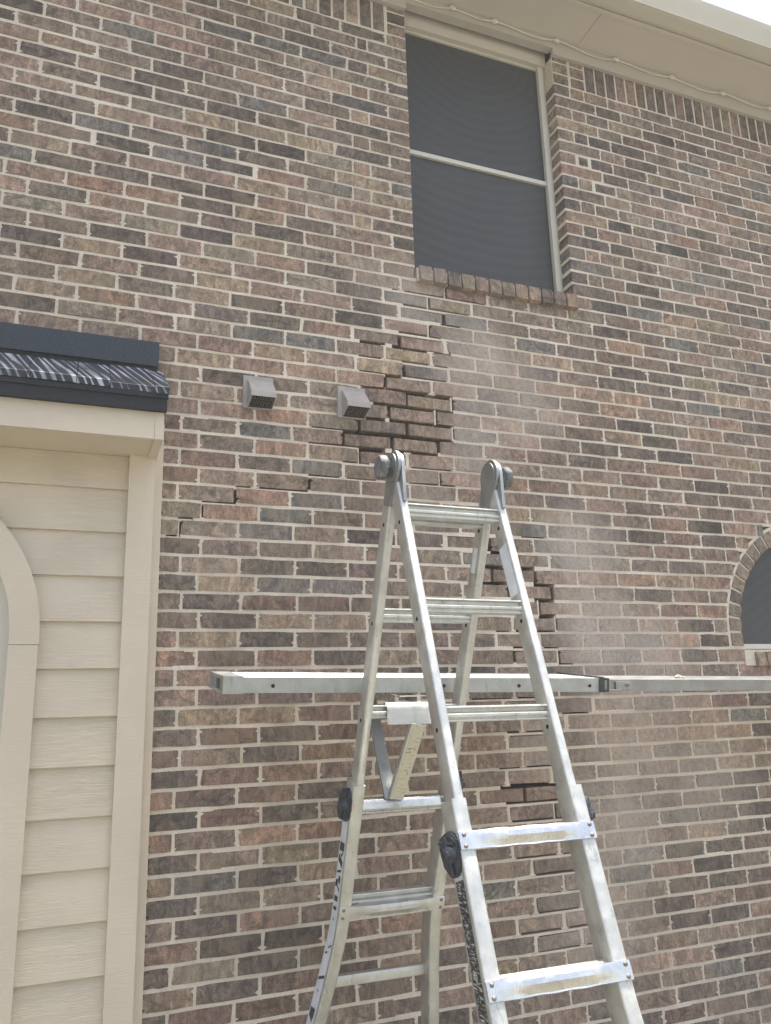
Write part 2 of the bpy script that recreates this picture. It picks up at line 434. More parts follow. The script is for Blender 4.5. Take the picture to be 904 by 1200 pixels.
# ---- head joints measured on the photograph: course -> left list px (x, y); right list px
def A1(c, *p): return [(160 + x / 6, y0 / 6 + 0.0) for x, y0 in p]
LEFT = {-24:(160+335/6,0+40/6),-23:(160+465/6,0+160/6),-22:(160+340/6,215/6),-21:(160+495/6,345/6),-20:(160+325/6,400/6),-19:(160+475/6,545/6),
 -18:(160+350/6,605/6),-17:(160+490/6,740/6),-16:(160+335/6,805/6),-15:(160+482/6,940/6),-14:(160+342/6,1010/6),-13:(160+480/6,1150/6),
 -12:(160+325/6,200+25/6),-11:(160+475/6,200+155/6),-10:(160+305/6,200+225/6),-9:(160+448/6,200+355/6),-8:(160+300/6,200+430/6),-7:(160+462/6,200+560/6),
 -6:(160+295/6,200+640/6),-5:(160+415/6,200+770/6),-4:(160+265/6,200+855/6),-3:(160+400/6,200+990/6),-2:(160+275/6,200+1080/6),-1:(160+430/6,200+1185/6),
 0:(226+433/4,300+535/4),1:(226+38/4,300+560/4),2:(226+452/4,300+680/4),3:(226+290/4,300+750/4),4:(226+465/4,300+835/4),5:(226+290/4,300+895/4),
 6:(226+462/4,300+985/4),7:(226+293/4,300+1050/4),8:(226+457/4,300+1140/4),9:(226+310/4,600+10/4),10:(226+472/4,600+95/4),11:(226+308/4,600+170/4),
 12:(226+480/4,600+258/4),13:(226+295/4,600+335/4),14:(226+490/4,600+425/4),15:(226+303/4,600+508/4),16:(226+480/4,600+595/4),17:(226+297/4,600+680/4),
 18:(226+475/4,600+740/4),19:(226+300/4,600+870/4),20:(226+487/4,600+940/4),21:(226+310/4,600+1035/4),22:(226+505/4,600+1115/4),23:(226+318/4,900+25/4),
 24:(226+487/4,900+105/4),25:(226+320/4,900+215/4),26:(226+490/4,900+300/4),27:(226+320/4,900+405/4),28:(226+495/4,900+490/4),29:(226+323/4,900+605/4),
 30:(226+503/4,900+690/4),31:(226+328/4,900+815/4),32:(226+497/4,900+895/4),33:(226+315/4,900+1025/4),34:(226+490/4,900+1105/4)}
def q6(y0, x, y): return (754 + x / 6, y0 + y / 6)
RIGHTJ = {-26:q6(100,415,310),-25:q6(100,505,415),-24:q6(100,447,475),-23:q6(100,535,560),-22:q6(100,465,615),-21:q6(100,550,710),-20:q6(100,487,770),
 -19:q6(100,585,865),-18:q6(100,510,930),-17:q6(100,603,1020),-16:q6(100,530,1085),-15:q6(100,620,1180),-14:q6(300,322,0),-13:q6(300,405,80),-12:q6(300,345,155),
 -11:q6(300,440,250),-10:q6(300,362,320),-9:q6(300,460,420),-8:q6(300,380,485),-7:q6(300,468,585),-6:q6(300,393,655),-5:q6(300,493,755),-4:q6(300,427,830),
 -3:q6(300,527,930),-2:q6(300,445,1005),-1:q6(300,548,1105),0:q6(300,460,1170),1:q6(500,325,60),2:q6(500,490,155),3:q6(500,352,235),4:q6(500,512,340),
 5:q6(500,362,415),6:q6(500,535,530),7:q6(500,395,610),8:q6(500,560,715),9:q6(500,410,800),10:q6(500,337,900),11:q6(500,437,1000),12:q6(500,352,1095),
 13:q6(500,467,1180),14:(678+385/4,600+460/4),15:(678+465/4,600+530/4),16:(678+397/4,600+600/4),17:(678+483/4,600+678/4),18:(678+405/4,600+735/4),
 19:(678+480/4,600+800/4),20:q6(800,483,130),21:q6(800,343,230),22:q6(800,510,345),23:q6(800,345,465),24:q6(800,525,570),25:q6(800,367,690),26:q6(800,550,800),
 27:q6(800,397,930),28:q6(800,595,1030),29:q6(800,437,1160),30:q6(1000,355,100),31:q6(1000,463,195),32:q6(1000,367,335),33:q6(1000,480,430),34:q6(1000,390,585),
 35:q6(1000,497,690),36:q6(1000,425,840),37:q6(1000,533,950),38:q6(1000,445,1090),39:q6(1000,545,1180)}

def joints_for(c):
    """x of every head joint of course c, along the whole wall"""
    l = at(*LEFT[c])[0] if c in LEFT else None
    r = at(*RIGHTJ[c])[0] if c in RIGHTJ else None
    if l is None and r is None: l = 0.62 + (0.5 * PITCH if c % 2 else 0)
    if l is None: l = r - PITCH * round((r - 0.6) / PITCH)
    if r is None: r = l + PITCH * 9
    n = max(1, round((r - l) / PITCH)); pt = (r - l) / n
    out = []
    x = l
    while x > WX0: out.append(x); x -= PITCH
    x = l + pt; k = 1
    while k <= n: out.append(x); x += pt; k += 1
    while x < WX1: out.append(x); x += PITCH
    return sorted(out)

def spans_for(c):
    """free stretches of course c: [(x0, x1, left_is_jamb, right_is_jamb)]"""
    zt, zb = zidx(c), zidx(c + 1); zm = (zt + zb) / 2
    out = [(WX0, WX1, False, False)]
    def cut(a, b, jamb=True):
        nonlocal out
        new = []
        for x0, x1, lj, rj in out:
            if b <= x0 or a >= x1: new.append((x0, x1, lj, rj)); continue
            if a > x0: new.append((x0, a, lj, jamb))
            if b < x1: new.append((b, x1, jamb, rj))
        out = new
    if zm < 2.62: cut(BAYX0, BAYX1, False)
    elif zm < BAYTOP - 0.01: cut(BAYX0 + .08, BAYX1 - .08, False)
    if c < -8: cut(JL, JR)
    if c == -8: cut(JL - 0.0, JR + 0.005, False)
    if c == -7: pass
    if zm < ARC[1] and c < ARSILL_IDX: cut(ARC[0] - ARO - .012, ARC[0] + ARO + .012, False)
    elif c >= ARSILL_IDX and c < ARSILL_IDX + 1: cut(ARC[0] - ARI - 0.0, ARC[0] + ARI, False)
    elif zm < ARC[1] + ARO + 0.005 and c < ARSILL_IDX:
        w = math.sqrt(max(0, (ARO + .012) ** 2 - (zm - ARC[1]) ** 2)); cut(ARC[0] - w, ARC[0] + w, False)
    return out

# ---- raked-out or cracked joints: bed (px x0, y0, x1, y1, kind) and head (px, py, kind)
BEDCRACK = [(422,403,452,408,2),(421,418,452,424,1),(417,435,452,440,1),(423,457,452,462,3),(438,478,452,479,3),(363,500,418,507,1),(420,495,452,498,2),(402,507,452,512,2),
 (362,520,421,526,1),(420,526,452,529,2),(402,542,433,545,1),(362,559,441,563,1),(277,571,361,576,1),(237,588,277,590,1),(209,607,226,608,1),(195,627,211,627,1),
 (460,343,578,360,1),(473,360,553,370,1),(517,381,540,386,1),(468,393,517,400,1),(460,411,529,417,3),(472,427,525,435,1),(472,446,527,450,1),(452,444,471,446,3),
 (452,461,531,468,2),(452,481,532,485,3),(457,499,532,502,2),(452,515,532,519,2),(460,530,514,535,2),(477,550,532,552,1),(480,567,534,570,1),(569,646,592,647,2),
 (612,630,642,631,1),(564,662,627,666,3),(563,681,595,683,2),(626,685,650,686,2),(627,702,650,702,2),(632,721,652,722,2),(582,739,652,740,1),(602,758,655,759,1),
 (655,777,672,778,1),(550,815,632,817,1),(595,855,660,855,1),(586,900,647,896,1),(587,921,660,917,3),(594,941,660,937,1),(597,961,690,956,1),(602,1004,675,997,1),
 (624,1026,680,1020,1),(600,985,690,975,1),(645,1046,688,1041,1),(622,1070,690,1062,1),(602,1097,692,1084,1),(625,1120,696,1107,1),(560,640,575,640,1),
 (655,800,672,800,1),(660,838,690,836,1)]
HEADCRACK = [(420,501,2),(402,515,2),(420,534,1),(362,567,2),(277,580,2),(237,595,1),(212,618,1),(501,355,1),(519,371,2),(502,385,1),(470,400,2),(472,435,2),(453,452,3),
 (478,474,2),(531.5,476,1),(456,490,3),(513,492,1),(476,507,3),(532,511,1),(459,521,2),(514,526,2),(516,560,1),(574,637,3),(575,672,2),(626,675,2),(596,692,2),(649.5,694,2),
 (632,711,1),(651,730,1),(602,767,2),(655,768,1),(615,930,3),(651,950,1),(525,340,1)]
bed_gaps = {}
for x0, y0, x1, y1, k in BEDCRACK:
    a = at(x0, y0); b = at(x1, y1)
    i = round((idx_of(a[2]) + idx_of(b[2])) / 2)
    bed_gaps.setdefault(i, []).append((a[0], b[0], k))
head_gaps = []
for x, y, k in HEADCRACK:
    p = at(x, y); head_gaps.append((p[0], math.floor(idx_of(p[2])), k))
CRACKPATH = [at(*p) for p in ((525,330),(500,370),(470,410),(480,450),(490,490),(470,520),(440,535),(560,630),(600,680),(640,720),(620,770),(600,850),(620,930),(650,1000),(660,1090))]
def near_crack(x, z):
    return min(math.hypot(x - p[0], z - p[2]) for p in CRACKPATH)

# ---- colours: the photograph's palette, and the bricks that stand out
PAL = {'M':(.294,.234,.188),'N':(.330,.268,.218),'V':(.258,.209,.172),'D':(.180,.154,.134),'K':(.144,.127,.114),'T':(.362,.292,.216),'P':(.345,.262,.208),'O':(.336,.240,.184),
       'B':(.216,.208,.189),'G':(.298,.262,.209),'R':(.246,.182,.147),'U':(.232,.193,.166)}
COMMON = 'MMMMMMNNNNVVVVVDDDKTPPPOGBUUR'
def T(ox, oy, s, txt):
    out = []
    for it in txt.split():
        k, x, y = it.split(','); out.append((k, ox + float(x) / s, oy + float(y) / s))
    return out
MARKED = (T(0,0,4,'P,480,50 D,110,20 D,20,55 V,310,65 T,300,200 U,310,330 P,460,440 D,285,470 G,735,500 P,570,530 T,160,650 D,735,640 K,560,670 D,250,750 D,550,810 P,180,800 O,440,860 O,730,930 P,40,860 D,240,900 G,140,950 K,130,1100 D,540,1100 P,800,1150 T,420,1150 D,200,220 P,110,130 V,560,250 U,740,230 P,820,200 D,190,490 M,270,590 D,760,860')
 + T(226,0,4,'B,165,140 B,400,205 B,625,265 D,520,185 D,830,210 D,830,320 P,650,380 O,830,440 B,330,500 P,580,555 D,775,610 T,100,580 T,330,620 K,180,650 T,560,680 K,420,710 K,180,790 O,430,840 T,340,885 D,780,730 D,180,920 P,420,970 P,660,1020 T,320,1030 D,410,1105 P,660,1150 T,320,1150 U,160,1060 G,180,390 P,310,355 P,120,180 V,190,260 G,760,360 T,830,550 U,600,500 G,640,760 T,780,850 P,780,970 B,680,890 V,560,800')
 + T(678,0,4,'B,540,790 T,640,840 O,600,965 O,715,1035 P,570,995 D,765,1000 B,860,920 O,120,1110 P,150,740 B,830,870 D,520,690 G,130,630 T,230,610 D,90,780 D,260,820 D,440,890 D,590,1100 D,810,1060')
 + T(678,300,4,'B,610,115 D,750,150 B,50,60 O,225,435 O,480,310 B,310,285 O,260,680 B,590,725 O,190,735 G,700,500 B,850,530 T,560,610 T,680,680 O,690,790 O,600,840 P,700,910 D,380,880 D,280,930 K,450,945 K,620,1085 D,60,970 R,290,1055 P,120,1170 O,400,1005 D,250,555 D,410,580 D,350,640 D,510,540 D,160,360 G,440,820 K,260,800 D,520,660 D,720,635 D,410,700 R,740,1170 R,560,1000')
 + T(678,600,4,'K,590,70 D,310,115 O,430,60 R,490,130 D,660,135 R,440,190 O,275,320 T,455,325 O,640,330 K,550,530 R,475,460 O,645,465 B,305,600 P,370,530 B,205,675 O,395,675 D,570,675 R,710,885 O,730,1040 O,550,1035 P,370,1035 K,860,1020 B,790,955 D,180,105 U,80,170 P,110,450 T,370,70 D,650,600 V,170,385 V,330,250 D,500,265')
 + T(226,600,4,'B,390,15 B,350,95 T,160,330 B,430,330 B,690,340 D,100,410 R,360,420 R,620,425 D,170,510 T,430,505 P,690,505 D,350,590 D,600,595 O,430,680 R,150,680 T,350,945 R,620,935 R,160,1040 D,450,1030 T,100,950 D,370,1130 O,640,1110 U,170,165 V,430,175 D,600,260 D,340,255 T,80,590')
 + T(226,900,4,'R,180,35 O,460,25 R,350,120 D,100,140 R,180,230 D,460,200 O,350,310 O,600,290 T,460,395 M,170,430 D,640,380 B,100,530 D,350,505 T,590,480 G,190,630 T,470,590 O,360,690 K,180,840 K,480,800 D,350,920 G,100,960 D,170,1050 R,450,1010 R,350,1120 D,90,730 O,830,730 D,600,90 V,560,880')
 + T(0,900,4,'D,810,50 O,760,160 K,800,255 O,750,360 D,800,455 T,750,570 K,790,670 O,790,870 D,750,990 T,800,1110 D,880,150')
 + T(226,300,4,'D,310,230 B,320,375 B,560,400 T,410,450 P,360,510 P,550,550 D,140,570 P,160,720 O,410,755 B,340,825 U,160,880 O,415,905 D,340,975 B,590,1000 U,100,1110 O,330,1130 B,580,1150 P,640,205 D,120,270 V,300,210 G,540,125')
 + T(0,300,4,'T,190,150 O,480,190 U,680,150 P,500,50 G,400,270 P,680,290 P,210,310 G,500,360 P,790,380 P,830,850')
 + T(452,300,4,'B,90,210 P,190,155 T,300,240 P,380,190 B,150,275 B,360,320 P,110,335 P,200,420 T,110,475 B,200,555 M,110,625 T,210,700 M,120,765 M,210,840 M,130,890 P,220,970 K,720,560 D,740,690 D,540,650 R,560,930 R,760,1090 R,750,950 D,600,730 P,340,650 B,420,710 U,350,910 R,520,600')
 + T(452,900,4,'R,540,120 R,730,110 O,60,700 R,550,745 B,530,570 D,580,830 M,600,650 M,560,470')
 + T(678,900,4,'K,640,55 K,800,45 K,760,125 D,660,215 B,480,225 T,610,290 K,500,380 D,690,370 B,270,410 P,450,470 K,640,440 D,730,530 D,450,635 R,820,580 K,720,675 D,530,700 B,250,490'))

# ---- lay the bricks
def brick_outline(L, Hh, r, rough=1.0):
    """front outline of a brick: slightly wavy long edges, ragged ends where mortar laps over"""
    a, b = L / 2, Hh / 2
    e = lambda k: abs(r.normal(0, k)) * rough
    w = lambda: r.normal(0, .0011)
    def end():
        """three points up one end: mostly a sharp tab of mortar lapping over the brick"""
        c_ = r.choice([r.uniform(-.62, .62), r.uniform(.45, .72), r.uniform(-.72, -.45)])
        ap = r.uniform(.005, .0155) * rough if r.random() < .78 else e(.001)
        z0, z2 = c_ - r.uniform(.12, .30), c_ + r.uniform(.12, .30)
        return [(e(.0007), max(-.9, z0) * b), (ap, c_ * b), (e(.0007), min(.9, z2) * b)]
    er, el = end(), end()
    k = lambda: min(.008, e(.0012) + (r.uniform(.002, .007) * rough if r.random() < .2 else 0))
    return [(-a + k(), -b + e(.0012)), (-a * r.uniform(.2, .6), -b + w()), (a * r.uniform(.1, .6), -b + w()), (a - k(), -b + e(.0012))] + \
           [(a - x, z) for x, z in er] + \
           [(a - k(), b - e(.0012)), (a * r.uniform(.2, .6), b + w()), (-a * r.uniform(.1, .6), b + w()), (-a + k(), b - e(.0012))] + \
           [(-a + x, z) for x, z in el[::-1]]
def brick_geo(outline, depth, bev=0.0022):
    """front face slightly inside its outline, then one sloping skirt into the wall"""
    n = len(outline)
    vs = [(x, 0.0, z) for x, z in outline] + [(x, depth, z) for x, z in outline]
    fs = [tuple(range(n))] + [(i, n + i, n + (i + 1) % n, (i + 1) % n) for i in range(n)]
    return vs, fs
def brick_geo_round(outline, depth, bev=0.0026):
    o = [outline[i] for i in (0, 2, 3, 4, 7, 8, 10, 13)]
    n = len(o)
    vs = [(x - bev * (1 if x > 0 else -1), 0.0, z - bev * (1 if z > 0 else -1)) for x, z in o] + [(x, bev, z) for x, z in o] + [(x, depth, z) for x, z in o]
    fs = [tuple(range(n))]
    for k in (0, n): fs += [(k + i, k + n + i, k + n + (i + 1) % n, k + (i + 1) % n) for i in range(n)]
    return vs, fs
BL, BH, BD = PITCH - HJ, H - VJ, 0.095
VAR = [brick_geo(brick_outline(BL, BH, np.random.default_rng(100 + i)), BD) for i in range(40)]
ROUND = [brick_geo_round(brick_outline(BL - .005, BH - .0042, np.random.default_rng(200 + i), .7), BD) for i in range(8)]
SHORTVAR = [brick_geo(brick_outline(0.095, BH, np.random.default_rng(300 + i), 0.6), BD) for i in range(6)]

bricks = []          # dict(x, z, L, c, col, y, rot)
head_pos = []        # (x, course)
for c in range(SOLD_IDX, 45):
    zt, zb = zidx(c), zidx(c + 1)
    if zt < GROUND: break
    zm = (zt + zb) / 2
    js = joints_for(c)
    for x0, x1, lj, rj in spans_for(c):
        cuts = [j for j in js if x0 + 0.03 < j < x1 - 0.03]
        if rj:      # jamb on the right of this stretch (left side of window): half / full alternately
            cuts = [j for j in cuts if j < x1 - 0.25]
            if c % 2 == 0: 
                cuts.append(x1 - 0.104)
                if (cuts[-1] - cuts[-2] if len(cuts) > 1 else 0) > 1.35 * PITCH: cuts.insert(-1, (cuts[-1] + cuts[-2]) / 2)
            else:
                cuts.append(x1 - 0.200)
                if (cuts[-1] - cuts[-2] if len(cuts) > 1 else 0) > 1.35 * PITCH: cuts.insert(-1, (cuts[-1] + cuts[-2]) / 2)
        if lj:      # jamb on the left (right side of window): header + closer, or stretcher
            if c % 2 == 0: first = [x0 + 0.098, x0 + 0.184]
            else: first = [x0 + 0.272 - 0.02]
            cuts = first + [j for j in cuts if j > first[-1] + 0.09]
            if len(cuts) > len(first) and cuts[len(first)] - first[-1] < 0.12 and len(cuts) > len(first) + 1: del cuts[len(first)]
        edges = [x0] + sorted(cuts) + [x1]
        for k in range(len(edges) - 1):
            a, b = edges[k], edges[k + 1]
            la = 0.0 if (k == 0) else HJ / 2
            rb = 0.0 if (k == len(edges) - 2) else HJ / 2
            if k == 0 and not lj: la = 0.004
            if k == len(edges) - 2 and not rj: rb = 0.004
            L = (b - rb) - (a + la)
            if L < 0.02: continue
            bricks.append(dict(x=(a + la + b - rb) / 2, z=zm, L=L, c=c, col=None, y=0.0, rot=(0, 0, 0)))
            if 0 < k: head_pos.append((a, c))
# colours
B_X = np.array([b['x'] for b in bricks]); B_Z = np.array([b['z'] for b in bricks])
for k, px, py in MARKED:
    p = at(px, py)
    d = np.abs(B_X - p[0]) / PITCH + np.abs(B_Z - p[2]) / H
    i = int(np.argmin(d))
    if d[i] < 1.1 and bricks[i]['col'] is None: bricks[i]['col'] = k
def jit(col, r, s=0.08):
    g = 1 + r.normal(0, s); return tuple(max(.02, c * g * (1 + r.normal(0, s * .2))) for c in col)
for b in bricks:
    k = b['col'] or COMMON[rng.integers(len(COMMON))]
    b['rgb'] = jit(PAL[k], rng)
    b['rnd'] = float(rng.random())
    b['y'] = float(rng.normal(0, 0.0010))
    b['rot'] = (float(rng.normal(0, .004)), float(rng.normal(0, .0022)), float(rng.normal(0, .004)))
    d = near_crack(b['x'], b['z'])
    if d < 0.28:
        k = 1 - d / 0.28
        b['y'] += float(rng.normal(0, .0022)) * k
        b['rot'] = (b['rot'][0], b['rot'][1] + float(rng.normal(0, .012)) * k, b['rot'][2] + float(rng.normal(0, .010)) * k)
        b['z'] -= float(abs(rng.normal(0, .0030))) * k
# picture size of every brick
FR = (0, 904, 0, 1200)
def pic_area(b):
    z, x, l = b['z'], b['x'], b['L'] / 2
    pts = [proj((x - l, 0, z - BH/2)), proj((x + l, 0, z - BH/2)), proj((x + l, 0, z + BH/2)), proj((x - l, 0, z + BH/2))]
    cx = sum(p[0] for p in pts) / 4; cy = sum(p[1] for p in pts) / 4
    if not (2 < cx < 902 and 2 < cy < 1198): return 0
    a = 0
    for i in range(4):
        j = (i + 1) % 4; a += pts[i][0] * pts[j][1] - pts[j][0] * pts[i][1]
    a = abs(a) / 2
    # seen past the ladder rails and plank?
    if 784 < cy < 815 and cx > 250: a *= 0.1
    return a
order = sorted(range(len(bricks)), key=lambda i: -pic_area(bricks[i]))
single = set(order[:300])
# mortar, the body of the wall
WALL = MB()
def bed_pieces(x0, x1, gaps):
    out = [(x0, x1, 0)]
    for a, b, k in gaps:
        new = []
        for p, q, kk in out:
            if b <= p or a >= q: new.append((p, q, kk)); continue
            if a > p: new.append((p, a, kk))
            new.append((max(a, p), min(b, q), k))
            if b < q: new.append((b, q, kk))
        out = new
    return out
MF = 0.0022            # mortar face just behind the brick faces
for i in range(SOLD_IDX, 46):
    z = zidx(i)
    if z < GROUND - 0.03: break
    # a bed joint is laid wherever the course above or below it runs
    sp = spans_for(i) if i >= SOLD_IDX else []
    up = spans_for(i - 1) if i - 1 >= SOLD_IDX else spans_for(i)
    iv = sorted([(a, b) for a, b, *_ in list(sp) + list(up)])
    mer = []
    for a, b in iv:
        if mer and a <= mer[-1][1] + 1e-6: mer[-1] = (mer[-1][0], max(b, mer[-1][1]))
        else: mer.append((a, b))
    if not sp: mer = []
    for a, b in mer:
        # keep out of the openings: use the narrower run
        for p, q, k in bed_pieces(a, b, bed_gaps.get(i, [])):
            if q - p < 1e-4 or k == 3: continue
            lo, hi = z - VJ / 2 - 0.004, z + VJ / 2 + 0.004
            if k == 1: lo, hi = z - VJ / 2 - 0.004, z + VJ / 2 - 0.0062
            if k == 2: continue
            # the sides of openings: do not stick out past the jambs
            for p2, q2 in clip_open(p, q, z) if 'clip_open' in globals() else [(p, q)]:
                WALL.box(p2 + .0007, q2 - .0007, MF, 0.085, lo, hi)
for x, c in head_pos:
    k = 0
    for hx, hc, kk in head_gaps:
        if hc == c and abs(hx - x) < 0.06: k = kk
    if k >= 2: continue
    z0, z1 = zidx(c + 1) + 0.001, zidx(c) - 0.001
    w = HJ / 2 + 0.011
    if k: WALL.box(x - HJ / 2 - 0.003, x + HJ / 2 - (0.006 if k == 1 else 0.0105), MF + .0008, 0.085, z0, z1)
    else: WALL.box(x - w, x + w, MF + 0.0005, 0.085, z0, z1)
wall = WALL.build('wall', MORTAR, house)
# dark air gap behind the bricks
cav = MB()
for x0, x1, z0, z1 in ((WX0, BAYX0, GROUND, 4.98), (BAYX0, BAYX1, BAYTOP - .1, 4.98), (BAYX1 - .02, JL + .03, GROUND, BAYTOP - .1), (BAYX1, JL - .0, BAYTOP - .1, 4.98),
                       (JL, JR, GROUND, zidx(-7)), (JR, ARC[0] - ARI, GROUND, 4.98), (ARC[0] - ARI, ARC[0] + ARI, GROUND, ARSILL - .02), (ARC[0] - ARI, ARC[0] + ARI, ARC[1] + ARO, 4.98), (ARC[0] + ARI, WX1, GROUND, 4.98)):
    cav.box(x0, x1, 0.088, 0.105, z0, z1)
cav.build('backing', CAVITY, house)

meshes = {}
def shared(kind, i):
    key = (kind, i)
    if key not in meshes:
        vs, fs = (VAR, SHORTVAR, ROUND)[kind][i]
        me = bpy.data.meshes.new('brick'); me.from_pydata(vs, [], fs); me.materials.append(BRICK_OBJ)
        meshes[key] = me
    return meshes[key]
mv, mf, mcol = [], [], []
for i, b in enumerate(bricks):
    short = b['L'] < 0.13
    kind, n, base = (1, len(SHORTVAR), 0.095) if short else (0, len(VAR), BL)
    if kind == 0 and near_crack(b['x'], b['z']) < .13: kind, n = 2, len(ROUND)
    vi = int(rng.integers(n)); sx = b['L'] / base
    flip = -1 if rng.random() < 0.5 else 1
    if i in single:
        o = link('brick', shared(kind, vi), wall)
        o.location = (b['x'], b['y'], b['z']); o.rotation_euler = b['rot']; o.scale = (sx, 1, 1)
        o.color = (*b['rgb'], 1)
    else:
        vs, fs = (VAR, SHORTVAR, ROUND)[kind][vi]
        v = np.array(vs); v[:, 0] *= sx
        ry = b['rot'][1]; rz = b['rot'][2]
        x = v[:, 0] * math.cos(ry) + v[:, 2] * math.sin(ry); z = -v[:, 0] * math.sin(ry) + v[:, 2] * math.cos(ry)
        y = v[:, 1] + rz * v[:, 0]
        b0 = len(mv)
        mv += list(zip(x + b['x'], y + b['y'], z + b['z'])); mf += [tuple(b0 + k for k in f) for f in fs]
        mcol += [(*b['rgb'], b['rnd'])] * len(vs)
def attr_mesh(name, mv, mf, mcol, parent):
    me = bpy.data.meshes.new(name); me.from_pydata([tuple(map(float, p)) for p in mv], [], mf)
    at_ = me.attributes.new('tint', 'FLOAT_COLOR', 'POINT')
    at_.data.foreach_set('color', np.array(mcol, dtype=np.float32).ravel())
    me.materials.append(BRICK_ATT)
    return link(name, me, parent)
rest = attr_mesh('further_bricks', mv, mf, mcol, wall)
rest['kind'] = 'stuff'

# ---- special bricks as single objects
def special(name, parent, w, hgt, depth, loc, rgb, roty=0.0, rotx=0.0, seed=0, rough=0.25, taper=None):
    r = np.random.default_rng(seed)
    ol = brick_outline(w, hgt, r, rough)
    if taper: ol = [(x * (1 + taper * (z / hgt)), z) for x, z in ol]
    vs, fs = brick_geo_round(ol, depth, .0016)
    me = bpy.data.meshes.new(name); me.from_pydata(vs, [], fs); me.materials.append(BRICK_OBJ)
    o = link(name, me, parent)
    o.location = loc; o.rotation_euler = (rotx, roty, 0); o.color = (*rgb, 1)
    return o
def pick(s): return jit(PAL[s[rng.integers(len(s))]], rng, 0.12)
# soldier course under the eave
sold = MB().box(WX0, JL, MF + .0015, .08, zidx(SOLD_IDX) - .004, TOPZ + .06).box(JR, WX1, MF + .0015, .08, zidx(SOLD_IDX) - .004, TOPZ + .06).build('soldier_course', MORTAR, house)
SP = 0.0668
k = 0
zs0 = zidx(SOLD_IDX) + VJ / 2; zs1 = TOPZ + 0.045
def soldiers(xa, xb):
    global k
    n = int((xb - xa) / SP)
    for i in range(n):
        x = xa + (i + .5) * SP
        special('soldier_brick', sold, SP - .0125, zs1 - zs0, .09, (x, rng.normal(0, .0012), (zs0 + zs1) / 2), pick('DDDVVMUGB'), seed=500 + k, rough=.35, roty=rng.normal(0, .003)); k += 1
soldiers(JR + 0.10 + 0.10, 4.9)
soldiers(JL - 0.104 - SP * 38.001, JL - 0.104)
# stacked jamb ends beside the soldiers
for xa, xb, s in ((JL - .1, JL, 'MVD'), (JR, JR + .098, 'MVN'), (JR + .105, JR + .195, 'MVD')):
    for j in range(4):
        z0 = zidx(SOLD_IDX - j) + VJ / 2; z1 = min(z0 + BH, TOPZ + .05)
        if z1 - z0 < .02: continue
        special('closer_brick', sold, xb - xa - .009, z1 - z0, .095, ((xa + xb) / 2 + (.003 if s == 'MVD' else 0), 0, (z0 + z1) / 2), pick(s), seed=700 + k); k += 1

# ---- window upstairs
win = MB()
WZ0 = zidx(SILL_IDX) + 0.085; WZ1 = 4.842; WY = 0.082
XI0, XI1 = 1.345, 2.142
win.box(JL - .05, XI0 + .012, WY, WY + .05, WZ0 - .14, 4.97)                     # left stile
win.box(XI1, JR + .05, WY - .004, WY + .05, WZ0 - .14, 4.97)                 # right stile
win.box(XI0 + .012, XI1, WY, WY + .05, WZ1, WZ1 + .009)
win.box(XI0 + .012, XI1, WY, WY + .05, WZ0 - .14, WZ0 - .05)
window = win.build('window', FRAME, house)
MB().box(XI1 - .004, XI1 + .022, WY - .016, WY - .004, WZ0 - .1, WZ1 + .014).build('frame_stile', FRAME, window)
MB().box(XI0, XI0 + .02, WY - .016, WY, WZ0 - .1, WZ1 + .014).build('frame_stile', FRAME, window)
BARZ = 4.163 - .012
MB().box(XI0 + .013, XI1 - .001, WY + .012, WY + .02, BARZ + .012, WZ1).build('upper_screen', SCREEN, window)
MB().box(XI0 + .013, XI1 - .001, WY + .012, WY + .02, WZ0 - .12, BARZ - .012).build('lower_screen', SCREEN, window)
MB().box(XI0 + .013, XI1 - .002, WY - .002, WY + .016, BARZ - .011, BARZ + .011).build('meeting_rail', FRAME, window)
MB().box(JL - .02, JR + .02, 0.055, 0.10, WZ1 + .009, 4.968).build('header_board', EAVE, window)
# brick sill
szt, szb = zidx(SILL_IDX) + .010, zidx(SILL_IDX) - .066
sill = MB().box(JL + .004, JR - .006, -.012, .09, szb + .006, szt - .006).build('sill', MORTAR, window)
sp = (JR + .012 - (JL + .008)) / 12
sc = 'GGDGVPOPTDDT'
for i in range(12):
    x = JL + .008 + (i + .5) * sp
    special('sill_brick', sill, sp - .009, szt - szb, .13, (x, -.026 + rng.normal(0, .0015), (szt + szb) / 2 + (0.004 if i < 2 else 0)), jit(PAL[{0:'V',1:'V',2:'D',3:'G',4:'V',5:'N',6:'V',7:'P',8:'P',9:'D',10:'V',11:'P'}[i]], rng, .08), rotx=R(-7), seed=800 + i)
special('sill_brick', sill, .085, BH, .09, (JR + .062, 0, (zidx(-8) + zidx(-7)) / 2 + .0), jit(PAL['P'], rng), seed=820)

# ---- arched window on the right
aw = MB()
arc_pts = [(ARC[0] + ARI * 1.02 * math.cos(a), ARC[1] + ARI * 1.02 * math.sin(a)) for a in np.linspace(0, math.pi, 25)]
poly = [(x, .088, z) for x, z in arc_pts] + [(ARC[0] - ARI * 1.02, .088, ARSILL - .05), (ARC[0] + ARI * 1.02, .088, ARSILL - .05)]
awin = MB()
ring_o = [np.array((x, .060, z)) for x, z in arc_pts]
RO, RI = ARI * 1.03, ARI - .012
rings = []
prof = [(RO, .058), (RI, .058), (RI, .085), (RO, .085)]
path = [(math.pi * i / 24) for i in range(25)]
rings.append([np.array((ARC[0] + r, y, ARSILL - .05)) for r, y in prof])
for a in path: rings.append([np.array((ARC[0] + r * math.cos(a), y, ARC[1] + r * math.sin(a))) for r, y in prof])
rings.append([np.array((ARC[0] - r, y, ARSILL - .05)) for r, y in prof])
awin.sweep(rings)
awindow = awin.build('arched_window', FRAME, house)
